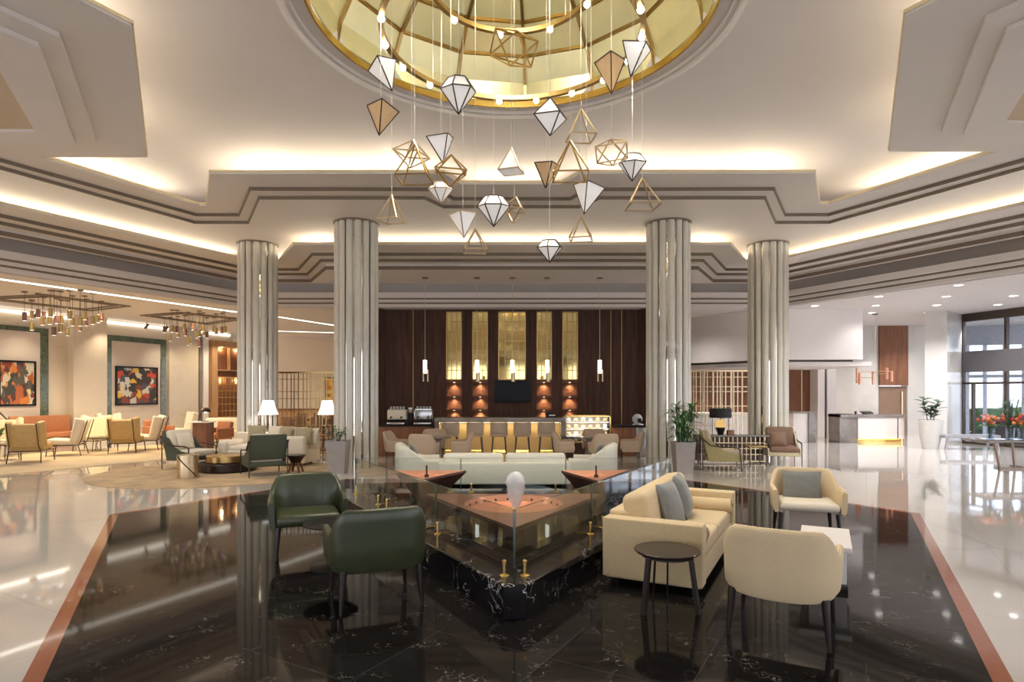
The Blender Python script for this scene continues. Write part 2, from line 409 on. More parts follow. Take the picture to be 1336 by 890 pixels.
bm = B(); prism(bm, inner, -.05, .003); struct(fin('floor_inlay', bm, 'black_marble'))
bm = B()
for i in range(len(outer)):
    j = (i+1) % len(outer)
    prism(bm, [outer[i], outer[j], inner[j], inner[i]], -.05, .0031)
struct(fin('trim_1', bm, 'red_granite'))

# ------------------------------------------------------------------ stepped ceiling
YN = 1.0
LIP_half = [(.96,11.86),(1.25,11.28),(5.57,11.28),(6.6,13.15),(6.8,13.15),(8.1,10.25),(6.3,10.25),(4.2,6.55),(6.3,2.9),(8.1,2.9),(7.2,YN)]
LIPL = [(-.96,11.86),(-1.25,11.28),(-5.57,11.3),(-6.6,13.25),(-6.75,13.25),(-8.08,10.5),(-6.25,10.5),(-4.18,6.74),(-6.25,3.0),(-8.08,3.0),(-7.2,YN)]
LIP = list(reversed(LIPL))+LIP_half
def tail(h): h.append(ext(h[-2], h[-1], YN)); return h
G1 = mir(tail([(1.2,12.65),(1.5,12.06),(5.14,12.03),(6.15,13.8),(7.12,13.8),(8.8,10.53)]))
G2 = mir(tail([(1.45,13.0),(1.77,12.4),(5.12,12.4),(6.11,14.2),(7.35,14.2),(8.96,10.72)]))
LIP2 = mir(tail([(5.35,15.0),(6.43,16.9),(7.17,16.9),(9.83,11.78)]))
COUT = mir(tail([(5.0,16.2),(5.9,17.9),(7.9,17.9),(10.6,12.2)]))
H1 = mir(tail([(5.17,15.87),(6.22,17.85),(7.6,17.85),(10.33,12.37)]))
H2 = mir(tail([(5.08,16.29),(6.08,18.2),(7.86,18.2),(10.57,12.66)]))
H3 = mir(tail([(5.03,16.57),(6.07,18.5),(8.05,18.5),(10.77,12.9)]))
EDGE = mir(tail([(8.12,18.72),(10.92,13.08)]))
REC = mir(tail([(8.3,19.05),(11.22,13.2)]))
FAS2 = mir(tail([(8.19,18.83),(11.03,13.14)]))
FAS3 = mir(tail([(8.26,18.94),(11.12,13.18)]))
FASO = mir(tail([(8.5,19.3),(11.6,13.3)]))
def plate(a, b, z, t, m='ceil2', name='ceiling'):
    bm = B(); prism(bm, list(a)+list(reversed(b)), z, z+t); return struct(fin(name, bm, m, sharp=20))
zA, zB, zC = 5.76, 5.70, 5.64
plate(LIP, G1, zA, .035)
plate(G1, G2, zB, .12)
plate(G2, COUT, zC, .10)
zD, zE, zF, zG = 5.34, 5.27, 5.20, 5.13
ZS2 = 5.05
plate(LIP2, H1, zD, .035)
plate(H1, H2, zE, .13)
plate(H2, H3, zF, .2)
plate(H3, EDGE, zG-.08, .25)
plate(REC, FASO, 4.8, .5)             # back of the recessed reveal
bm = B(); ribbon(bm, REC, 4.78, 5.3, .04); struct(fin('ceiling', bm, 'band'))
plate(EDGE, REC, 4.62, .16)
plate(FAS2, REC, 4.50, .12)
plate(FAS3, REC, 4.36, .14)
ZS3 = 4.36
# dark brown strips paint the shade lines of each ceiling step
tn = [2]
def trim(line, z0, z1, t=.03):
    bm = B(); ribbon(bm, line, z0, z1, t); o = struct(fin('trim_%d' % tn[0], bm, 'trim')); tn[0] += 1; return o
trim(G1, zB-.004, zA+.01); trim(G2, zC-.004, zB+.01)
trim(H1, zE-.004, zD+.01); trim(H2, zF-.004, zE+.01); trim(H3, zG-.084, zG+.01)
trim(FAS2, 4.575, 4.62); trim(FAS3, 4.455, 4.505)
def gold(line, z0, z1, t=.03):
    bm = B(); ribbon(bm, line, z0, z1, t); o = struct(fin('trim_%d' % tn[0], bm, 'goldlip')); tn[0] += 1
def upstand(line, z0, z1):
    bm = B(); ribbon(bm, line, z0, z1, .03); struct(fin('ceiling', bm, 'ceil2'))
gold(LIP, zA+.03, zA+.07); gold(LIP2, zD+.03, zD+.06)
# raised panels on the two star arms
for s in (-1, 1):
    dy = 0 if s < 0 else -.3
    def q(x, y): return (s*x, y+dy)
    a2 = [q(5.05,6.84), q(6.55,9.65), q(8.6,9.65), q(8.6,4.0), q(6.55,4.0)]
    bm = B(); prism(bm, a2, 5.70, 5.765); struct(fin('ceiling', bm, 'ceil2', sharp=20))
    a3 = [q(5.35,6.93), q(6.88,9.74-.1), q(8.55,9.64), q(8.55,9.2), q(7.15,9.2), q(5.95,6.93), q(7.15,4.6), q(8.55,4.6), q(8.55,4.1), q(6.88,4.1)]
    bm = B(); prism(bm, a3, 5.645, 5.702); struct(fin('ceiling', bm, 'ceil2', sharp=20))
for s in (-1, 1):
    dy = 0 if s < 0 else -.3
    bm = B(); prism(bm, [(s*x, y+dy) for x, y in ((8.55,9.2),(7.15,9.2),(5.95,6.93),(7.15,4.6),(8.55,4.6))], 5.69, 5.70); struct(fin('ceiling', bm, 'recess', sharp=20))
# outer flat ceilings over lounge and lobby
ep = ext((8.5,19.3),(11.6,13.3),YN)
bm = B(); prism(bm, [(-ep[0],YN),(-8.35,19.1),(8.35,19.1),(ep[0],YN),(24,YN),(24,40),(-30,40),(-30,YN)], ZS3, ZS3+.4); struct(fin('ceiling', bm, 'ceil', sharp=20))
# upper ceiling with the round opening
DC, DR, ZP = (0., 7.4), 2.70, 6.30
bm = B(); n = 96
inn = [bm.verts.new((DC[0]+DR*math.cos(2*PI*k/n), DC[1]+DR*math.sin(2*PI*k/n), ZP)) for k in range(n)]
out = []
for k in range(n):
    c, s = math.cos(2*PI*k/n), math.sin(2*PI*k/n); t = 1/max(abs(c), abs(s))
    out.append(bm.verts.new((DC[0]+c*t*17, DC[1]+s*t*13, ZP)))
for k in range(n): bm.faces.new((inn[k], inn[(k+1)%n], out[(k+1)%n], out[k]))
up = bmesh.ops.extrude_face_region(bm, geom=list(bm.faces))['geom']
for v in [g for g in up if isinstance(g, bmesh.types.BMVert)]: v.co.z += .3
struct(fin('ceiling', bm, 'ceil', sharp=30))
# ------------------------------------------------------------------ dome
dome = thing('dome', 'gold domed skylight with brass ribs set in the round ceiling opening', 'dome', (DC[0], DC[1], ZP))
bm = B(); lathe(bm, [(2.74,-.02),(2.74,-.05),(2.69,-.06),(2.66,-.02),(2.60,-.03),(2.60,.02),(2.42,.02),(2.42,.22),(2.74,.22),(2.74,-.02)], 96); fin('rim', bm, 'ceil2', dome, 30)
bm = B(); lathe(bm, [(2.44,.0),(2.43,-.005),(2.41,.0),(2.41,.10),(2.44,.12)], 96); fin('rim_band', bm, 'gold', dome, 30)
HD, RD = 1.45, 2.45
def dz(r): return .1+HD*math.sqrt(max(0, 1-(r/RD)**2))
NR = 14; off = math.radians(5)
bm = B()
rad = [RD*math.cos(a*PI/2) for a in (0,.12,.28,.45,.62,.8)]+[.3]
def dpt(k, r): a = PI/2-(off+2*PI*k/NR); return Vector((r*math.cos(a), r*math.sin(a), dz(r)))
for k in range(NR):
    for r0, r1 in zip(rad, rad[1:]):
        vs = [bm.verts.new(p) for p in (dpt(k,r0), dpt(k+1,r0), dpt(k+1,r1), dpt(k,r1))]; bm.faces.new(vs)
vs = [bm.verts.new(dpt(k,.3)) for k in range(NR)]; bm.faces.new(vs)
bmesh.ops.remove_doubles(bm, verts=bm.verts, dist=.001)
fin('panels', bm, 'domegold', dome, 10)
for k in range(NR):
    bm = B()
    for r0, r1 in zip(rad, rad[1:]): bar(bm, dpt(k,r0)-Vector((0,0,.03)), dpt(k,r1)-Vector((0,0,.03)), .045, .05)
    fin('rib', bm, 'gold_dk', dome)
for r in (rad[2], rad[3], rad[4]):
    bm = B()
    for k in range(NR): bar(bm, dpt(k,r)-Vector((0,0,.02)), dpt(k+1,r)-Vector((0,0,.02)), .04, .04)
    fin('ring_bar', bm, 'gold_dk', dome)
def track(z, R, nl, a0, label):
    t = thing('ring_light', label, 'ceiling light', (DC[0], DC[1], z), 0, 'brass ring lights in the dome')
    bm = B(); lathe(bm, [(R-.03,0),(R+.03,0),(R+.03,.06),(R-.03,.06),(R-.03,0)], 96); fin('ring', bm, 'gold_dk', t, 30)
    for k in range(nl):
        a = a0+2*PI*k/nl
        bm = B(); bmesh.ops.create_icosphere(bm, subdivisions=2, radius=.042, matrix=Matrix.Translation((R*math.cos(a), R*math.sin(a), -.02)))
        fin('bulb', bm, 'bulb', t)
    for k in range(4):
        a = PI/4+k*PI/2
        bm = B(); rod(bm, (R*math.cos(a), R*math.sin(a), .08), (R*math.cos(a), R*math.sin(a), ZP+dz(R)-z-.02), .006, n=6); fin('hanger', bm, 'cable', t)
    return t
track(6.0, 1.55, 18, PI/2+.12, 'larger brass ring light studded with bulbs below the dome')
track(6.65, 1.0, 9, PI/2+.16, 'smaller brass ring light higher inside the dome')

# ------------------------------------------------------------------ fluted columns
def column(x, y, label):
    t = thing('column', label, 'column', (x, y, 0), 0, 'fluted stone columns')
    R, NF = .43, 15; H = zC
    bm = B(); lathe(bm, [(0,.0),(R,.0),(R,H),(0,H)], 40); fin('mirror_core', bm, 'mirror', t, 60)
    bm = B()
    for k in range(NF):
        a = 2*PI*k/NF; c = Vector((R*1.02*math.cos(a), R*1.02*math.sin(a), 0))
        ra, rt = .052, .076
        pts = []
        for j in range(9):
            b = a-PI/2+PI*j/8
            # half-round flute
            pts.append((c.x+ra*math.cos(b)*1.35*1. if False else c.x+math.cos(a)*ra*1.3*math.cos(b-a)-math.sin(a)*rt*math.sin(b-a), c.y+math.sin(a)*ra*1.3*math.cos(b-a)+math.cos(a)*rt*math.sin(b-a)))
        prism(bm, pts, 0.0, H-.04)
    fin('flutes', bm, 'stone', t, 50)
    bm = B(); lathe(bm, [(0,H-.04),(.52,H-.04),(.52,H),(0,H)], 40); fin('cap', bm, 'trim', t)
    return t
column(-3.6, 14.2, 'fluted stone column left of the bar, beside the left grey planter')
column(3.62, 14.2, 'fluted stone column right of the bar, behind the leafy palm planter')
column(-6.72, 16.2, 'fluted stone column at far left behind the cream sofa and lamp')
column(6.76, 16.2, 'fluted stone column at far right behind the brown leather armchair')

# ------------------------------------------------------------------ bar back wall
YW = 19.5
bm = B()
xs = [XA(p, YW) for p in (582,602.5,616,636.6,650,686,700,720,733.6,754)]
zt, zb = ZA(406.7, YW), ZA(495.8, YW)
def wx(bm, x0, x1, z0, z1, y0, y1): box(bm, ((x0+x1)/2, (y0+y1)/2, (z0+z1)/2), (x1-x0, y1-y0, z1-z0))
wl, wr = -4.6, 4.6
edges = [wl]+xs+[wr]
for i in range(0, len(edges), 2): wx(bm, edges[i], edges[i+1], 0, ZS3, YW, YW+.3)
zn = ZA(545, YW)-.15
for i in range(5):
    wx(bm, xs[2*i], xs[2*i+1], zt, ZS3, YW, YW+.3)
    wx(bm, xs[2*i], xs[2*i+1], 0, zn if i != 2 else zb, YW, YW+.3)
wx(bm, wl, wr, 0, ZS3, YW+.3, YW+.36)
for x0, x1 in ((-4.6,-4.9),(4.6,4.9)): pass
struct(fin('wall_back', bm, 'dark_wood', sharp=20))
for s, nm in ((-1,'wall_left'),(1,'wall_right')):
    bm = B(); prism(bm, [(s*4.55,YW+.3),(s*4.0,YW-.02),(s*4.45,18.9),(s*5.3,18.95),(s*5.3,YW+.3)], 0, ZS3); struct(fin(nm, bm, 'dark_wood', sharp=20))
bm = B()
for p in (539, 797, 811): box(bm, (XA(p,YW), YW-.004, 2.2), (.018, .012, 4.3))
struct(fin('trim_%d' % tn[0], bm, 'gold_dk')); tn[0] += 1
names = ['far left', 'second from left', 'wide central', 'second from right', 'far right']
for i in range(5):
    x0, x1 = xs[2*i], xs[2*i+1]; w = x1-x0
    t = thing('mirror_panel', '%s gold mirror panel with brass lattice on the dark bar wall' % names[i], 'mirror', ((x0+x1)/2, YW, zb), 0, 'gold mirrors above the bar')
    bm = B(); box(bm, (0, .08, (zt-zb)/2), (w, .03, zt-zb)); fin('mirror', bm, 'goldmirror', t)
    bm = B()
    for x in (-w/2+.015, w/2-.015): box(bm, (x, .0, (zt-zb)/2), (.03, .05, zt-zb))
    for z in (.015, zt-zb-.015): box(bm, (0, .0, z), (w, .05, .03))
    fin('frame', bm, 'gold_dk', t)
    bm = B(); nv = 4 if i == 2 else 3
    for k in range(1, nv): box(bm, (-w/2+w*k/nv, .03, (zt-zb)/2), (.02, .02, zt-zb))
    for k in range(1, 7): box(bm, (0 if k % 2 else w/8, .03, (zt-zb)*k/7), (w if k % 2 else w*.75, .02, .02))
    fin('lattice', bm, 'gold_dk', t)
sides = {0:'leftmost', 1:'left of the television', 3:'right of the television', 4:'rightmost'}
for i in (0,1,3,4):
    x0, x1 = xs[2*i], xs[2*i+1]; w = x1-x0
    t = thing('niche_shelf', 'lit wooden display niche, %s, below the gold mirrors' % sides[i], 'shelf', ((x0+x1)/2, YW, zn), 0, 'lit niches behind the bar')
    bm = B(); box(bm, (0, .27, (zb-zn)/2), (w, .04, zb-zn)); fin('back_panel', bm, 'brown_wood', t)
    for py in (497, 516, 533.5):
        z = ZA(py, YW)-zn
        bm = B(); box(bm, (0, .13, z-.02), (w, .25, .05)); sh = fin('shelf_board', bm, 'brown_wood', t)
        bm = B(); box(bm, (0, .12, z-.05), (.06, .06, .012)); fin('shelf_light', bm, 'ledwarm', sh)
        spot('niche_lamp', ((x0+x1)/2, YW+.16, zn+z-.065), 12, (1.,.74,.46), 2.0, .9, .02)
t = thing('television', 'black flat television mounted on the bar wall', 'television', (XA(668.5,YW), YW, ZA(525,YW)))
w, h = 47/800*YW, 29/800*YW
bm = B(); box(bm, (0,-.035,h/2), (w,.05,h), .008); fin('housing', bm, 'black', t)
bm = B(); box(bm, (0,-.0615,h/2+.01), (w-.06,.004,h-.08)); fin('screen', bm, 'screen', t)
bm = B(); box(bm, (0,-.004,h/2), (.4,.01,.3)); fin('wall_mount', bm, 'black', t)

# ------------------------------------------------------------------ bar counter
YB = 16.2
x0, x1 = XA(567,YB), XA(738,YB); zc = 1.06
t = thing('bar_counter', 'bar counter with stone top and glowing gold front panel', 'bar counter', ((x0+x1)/2, YB, 0))
w = x1-x0
bm = B(); box(bm, (0,.32,zc-.06), (w,.7,.12), .01); fin('countertop', bm, 'desk_marble', t)
for s in (-1,1):
    bm = B(); box(bm, (s*(w/2-.065),.32,(zc-.12)/2), (.13,.66,zc-.12), .005); fin('end_panel', bm, 'desk_marble', t)
bm = B(); box(bm, (0,.34,(zc-.12)/2), (w-.26,.06,zc-.12)); fin('front_panel', bm, 'goldpanel', t)
bm = B(); box(bm, (0,.26,zc-.135), (w-.3,.03,.025)); fin('light_strip', bm, 'ledwarm', t)
area('bar_strip', ((x0+x1)/2, YB+.2, zc-.14), w-.4, .06, 22, (1.,.74,.34), (math.radians(-18),0,0))
def stool(name_label, px):
    t = thing('bar_stool', name_label, 'stool', (XA(px,15.65), 15.65, 0), 0, 'bar stools along the counter')
    bm = B()
    for s in (0,):
        prof = []
        for j in range(9):
            a = -1.25+2.5*j/8; prof.append((math.sin(a)*.225/math.sin(1.25), -.16*math.cos(a)/1. + .05))
        outr = prof; innr = [(x*.86, y+.045) for x, y in reversed(prof)]
        prism(bm, outr+innr, .62, .965)
    bmesh.ops.bevel(bm, geom=[e for e in bm.edges if abs(e.verts[0].co.z-e.verts[1].co.z) < .01], offset=.015, segments=2, affect='EDGES')
    fin('backrest', bm, 'taupe', t)
    bm = B(); box(bm, (0,.04,.645), (.40,.38,.09), .035); fin('seat', bm, 'taupe', t)
    for sx in (-1,1):
        for sy in (-1,1):
            bm = B(); rod(bm, (sx*.20,.04+sy*.18,0), (sx*.15,.04+sy*.13,.61), .014, .02, 8); fin('leg', bm, 'espresso', t)
    bm = B()
    for a, b in (((-.185,-.125),(.185,-.125)),((-.185,.205),(.185,.205)),((-.185,-.125),(-.185,.205)),((.185,-.125),(.185,.205))): rod(bm, (a[0],a[1],.22), (b[0],b[1],.22), .011, n=8)
    fin('footrest', bm, 'gold', t)
    return t
s0 = stool('taupe upholstered bar stool, first from the left at the counter', 588)
for px, nm in ((620,'second from the left'),(651,'middle of the five'),(681.5,'second from the right'),(713,'first from the right')):
    dup(s0, (XA(px,15.65), 15.65, 0), 0, 'taupe upholstered bar stool, %s at the counter' % nm)
# back counter with coffee machines
xa, xb = XA(487,16.6), XA(566,16.6)
t = thing('back_counter', 'dark wood service counter carrying the coffee machines', 'counter', ((xa+xb)/2, 16.9, 0))
bm = B(); box(bm, (0,0,.40), (xb-xa,.62,.80), .004); fin('body', bm, 'brown_wood', t)
bm = B(); box(bm, (0,0,.82), (xb-xa+.03,.66,.04), .006); fin('worktop', bm, 'black', t)
def coffee(px, label, w, h, body):
    t = thing('espresso_machine', label, 'coffee machine', (XA(px,16.75), 16.78, .84), 0, 'espresso machines on the service counter')
    bm = B(); box(bm, (0,.03,.28), (w,.34,.26), .03); fin('body', bm, body, t)
    bm = B(); box(bm, (0,-.02,.05), (w*.96,.44,.05), .01); fin('drip_tray', bm, 'steel', t)
    bm = B(); box(bm, (0,.14,.11), (w*.9,.10,.12)); fin('lower_panel', bm, 'black', t)
    for s in (-.28,.28):
        bm = B(); rod(bm, (s*w,-.12,.19), (s*w,-.12,.235), .035, n=12); rod(bm, (s*w,-.14,.2), (s*w,-.30,.185), .012, n=8); fin('group_head', bm, 'black', t)
    bm = B(); box(bm, (0,.03,.425), (w*.9,.28,.03)); 
    fin('cup_rail', bm, 'steel', t)
    for k in range(5):
        bm = B(); lathe(bm, [(0,0),(.022,0),(.034,.05),(.036,.06),(.030,.06),(.02,.008),(0,.008)], 12, (-w*.34+k*w*.17, .03, .44)); fin('cup', bm, 'planterw', t)
    for s in (-1,1):
        for y in (-.16,.16):
            bm = B(); rod(bm, (s*w*.4,y,0), (s*w*.4,y,.03), .02, n=8); fin('foot', bm, 'black', t)
    bm = B(); tube(bm, [(w*.5,-.1,.3),(w*.54,-.16,.28),(w*.55,-.18,.14)], .008); fin('steam_wand', bm, 'steel', t)
    return t
coffee(518, 'cream two-group espresso machine at left of service counter', .50, .45, 'ivory')
coffee(552.5, 'steel two-group espresso machine beside the bar counter', .50, .45, 'steel')
t = thing('coffee_grinder', 'dark coffee grinder standing between the two espresso machines', 'grinder', (XA(535.5,16.8),16.8,.84))
bm = B(); box(bm, (0,0,.16), (.13,.2,.32), .02); fin('body', bm, 'black', t)
bm = B(); lathe(bm, [(.05,.32),(.075,.42),(.075,.47),(0,.47)], 16); fin('hopper', bm, 'steel', t)
# cake display
x0, x1 = XA(737,16.2), XA(797,16.2); w = x1-x0
t = thing('cake_display', 'glass cake display case with brass frame and lit shelves', 'display case', ((x0+x1)/2, 16.5, 0))
bm = B(); box(bm, (0,0,.2), (w,.6,.40), .005); fin('base', bm, 'dark_wood', t)
bm = B()
zt2 = 1.11
for sx in (-1,1):
    for sy in (-1,1): box(bm, (sx*(w/2-.015), sy*.285, .4+(zt2-.4)/2), (.03,.03,zt2-.4))
for z in (.415, zt2-.015):
    for sy in (-1,1): box(bm, (0,sy*.285,z), (w,.03,.03))
    for sx in (-1,1): box(bm, (sx*(w/2-.015),0,z), (.03,.6,.03))
fin('frame', bm, 'gold', t)
bm = B(); box(bm, (0,-.292,.4+(zt2-.4)/2), (w-.06,.008,zt2-.46)); fin('front_glass', bm, 'window', t)
bm = B(); box(bm, (0,.28,.4+(zt2-.4)/2), (w-.06,.01,zt2-.46)); fin('back_panel', bm, 'ivory', t)
for z in (.58,.76,.94):
    bm = B(); box(bm, (0,0,z), (w-.06,.52,.015)); sh = fin('shelf', bm, 'ivory', t)
    bm = B(); box(bm, (0,-.25,z-.012), (w-.1,.015,.01)); fin('shelf_light', bm, 'ledstrip', sh)
    area('case_light', ((x0+x1)/2, 16.5-.1, z+.13), w-.1, .2, 2.5, W_SOFT)
for z in (.43,.588,.768,.948):
    for k in range(6):
        h = random.uniform(.05,.09); x = -w/2+.12+k*(w-.24)/5
        o = bm = B()
        lathe(bm, [(0,0),(.06,0),(.065,.01),(.05,.012),(.05,h),(.03,h+.02),(0,h+.025)], 12)
        c = fin('cake', bm, 'food' if (k+int(z*10)) % 3 else 'panelwhite'); c.location = ((x0+x1)/2+x, 16.42, z)
        tag(c, 'small pastry on a plate inside the lit cake display', 'cake', 'cakes in the display case')
# right counter
xa, xb = XA(798,16.7), XA(853,16.7)
t = thing('side_counter', 'dark counter right of the cake display with pale end panel', 'counter', ((xa+xb)/2,16.9,0))
bm = B(); box(bm, (-.22,0,.39), (xb-xa-.45,.6,.78), .004); fin('body', bm, 'brown_wood', t)
bm = B(); box(bm, ((xb-xa)/2-.25,-.02,.39), (.5,.62,.78), .004); fin('end_panel', bm, 'steel', t)
bm = B(); box(bm, (0,0,.80), (xb-xa+.04,.66,.04), .006); fin('worktop', bm, 'black', t)
t = thing('food_slicer', 'rounded steel appliance on the counter right of the cake display', 'appliance', (XA(831,16.8),16.8,.82))
bm = B(); box(bm, (0,0,.03), (.30,.3,.06), .02); fin('base', bm, 'steel', t)
bm = B(); lathe(bm, [(0,-.05),(.14,-.05),(.15,0),(.14,.05),(0,.05)], 24); bmesh.ops.transform(bm, matrix=Matrix.Translation((0,0,.18)) @ rx(PI/2), verts=bm.verts); fin('blade_guard', bm, 'steel', t)
bm = B(); box(bm, (.06,-.07,.14), (.10,.08,.12), .02); fin('motor', bm, 'black', t)
t = thing('receipt_printer', 'black till printer on the right end of the bar top', 'printer', (XA(719,16.4),16.4,1.06))
bm = B(); box(bm, (0,0,.06), (.30,.24,.12), .015); fin('body', bm, 'black', t)
bm = B(); box(bm, (.02,-.122,.06), (.16,.005,.03)); fin('paper_slot', bm, 'paper', t)
bm = B(); rod(bm, (-.05,.02,.12), (-.05,.02,.14), .03); fin('lid_knob', bm, 'black', t)

# bar pendants
YP = 17.75
for px, nm in ((554.5,'far left'),(622.5,'second from left'),(668.5,'middle'),(714,'second from right'),(782.5,'far right')):
    t = thing('pendant_lamp', 'slim glowing tube pendant on a long cord above the bar, %s' % nm, 'pendant lamp', (XA(px,YP),YP,0), 0, 'tube pendants above the bar')
    bm = B(); lathe(bm, [(0,ZS2-.03),(.09,ZS2-.03),(.09,ZS2),(0,ZS2)], 20); fin('canopy', bm, 'trim', t)
    z1, z2, z3 = ZA(470,YP), ZA(487,YP), ZA(498,YP)
    bm = B(); rod(bm, (0,0,z1), (0,0,ZS2-.03), .006, n=6); fin('cord', bm, 'champagne', t)
    bm = B(); rod(bm, (0,0,z2), (0,0,z1), .055, n=20); fin('glass_tube', bm, 'lampglass', t)
    bm = B(); rod(bm, (.02,0,z3), (.02,0,z2+.02), .058, n=16) if nm not in ('far left','far right') else (rod(bm, (-.05,0,z3), (-.05,0,z2), .02, n=10), rod(bm, (.08,0,z3), (.08,0,z2+.1), .02, n=10), rod(bm,(-.05,0,z2-.01),(.08,0,z2-.01),.012,n=6)); fin('metal_sleeve', bm, 'champagne', t)

# ------------------------------------------------------------------ fountain
fx = .02
t = thing('fountain', 'triangular black marble fountain enclosed by glass panels', 'fountain', (fx, 0, 0))
SL = .59
def tri(off):       # triangle parallel to the glass line, grown by off
    k = math.sqrt(1+SL*SL)
    ya = 5.14-off*k/SL; yb = 9.1+off
    return ya, yb, (yb-ya)*SL
ya, yb, hw = tri(.29); ych = 4.71; hc = (ych-ya)*SL
OUT = [(-hc,ych),(hc,ych),(hw-.06,yb-.1),(hw-.16,yb),(-hw+.16,yb),(-hw+.06,yb-.1)]
ya2, yb2, hw2 = tri(-.14)
INN = [(-.02,ya2+.03),(.02,ya2+.03),(hw2,yb2-.01),(hw2-.01,yb2),(-hw2+.01,yb2),(-hw2,yb2-.01)]
bm = B()
lo = [bm.verts.new((x,y,.0)) for x,y in OUT]; hi = [bm.verts.new((x,y,.255)) for x,y in OUT]
OUT2 = inset(OUT, .012)
hb = [bm.verts.new((x,y,.265)) for x,y in OUT2]; hin = [bm.verts.new((x,y,.265)) for x,y in INN]; lin = [bm.verts.new((x,y,.0)) for x,y in INN]
n = 6
for i in range(n):
    j = (i+1) % n
    for a, b in ((lo,hi),(hi,hb),(hb,hin),(hin,lin)): bm.faces.new((a[i],a[j],b[j],b[i]))
fin('curb', bm, 'curb_marble', t, 20)
bm = B(); prism(bm, INN, .003, .06); fin('basin_floor', bm, 'curb_marble', t)
bm = B(); prism(bm, INN, .06, .10); fin('water', bm, 'water', t)
# glass panels
js = [5.14, 6.55, 7.92, 9.1]
GZ0, GZ1 = .268, .76
def panel(a, b):
    a, b = Vector(a), Vector(b); d = (b-a).normalized(); a2, b2 = a+d*.006, b-d*.006
    bm = B(); vbar(bm, a2, b2, GZ0, GZ1, .014); p = fin('glass_panel', bm, 'glass', t)
    bm = B()
    for q in (a2, b2): box(bm, (q.x,q.y,(GZ0+GZ1)/2), (.014,.006,GZ1-GZ0), rot=math.atan2(-d.x, d.y)+PI/2 if False else math.atan2(d.y,d.x)+PI/2)
    vbar(bm, a2, b2, GZ1, GZ1+.002, .012)
    fin('polished_edge', bm, 'glass_edge', p)
for s in (-1,1):
    for y0, y1 in zip(js, js[1:]): panel((s*(y0-5.14)*SL, y0), (s*(y1-5.14)*SL, y1))
hx = (9.1-5.14)*SL
for k in range(3): panel((-hx+2*hx*k/3, 9.1), (-hx+2*hx*(k+1)/3, 9.1))
def bolt(x, y):
    bm = B(); lathe(bm, [(0,.265),(.042,.265),(.042,.274),(.03,.28),(.014,.283),(.014,.37),(.018,.372),(.018,.388),(.010,.398),(0,.4)], 20, (x,y,0)); fin('glass_clamp', bm, 'gold', t)
nx, ny = 1/math.sqrt(1+SL*SL), -SL/math.sqrt(1+SL*SL)
for s in (-1,1):
    dxy = Vector((s*SL,1)).normalized(); no = Vector((s*nx,ny))*.055
    for y0, ds in ((5.14,(.02,)),(6.55,(-.17,.17)),(7.92,(-.17,.17)),(9.1,(-.2,))):
        for d in ds:
            p = Vector((s*(y0-5.14)*SL,y0))+dxy*d+no
            if y0 == 5.14: p = Vector((s*.083, 4.935))
            bolt(p.x, p.y)
for x in (-.93,-.62,.62,.93): bolt(x, 9.03)
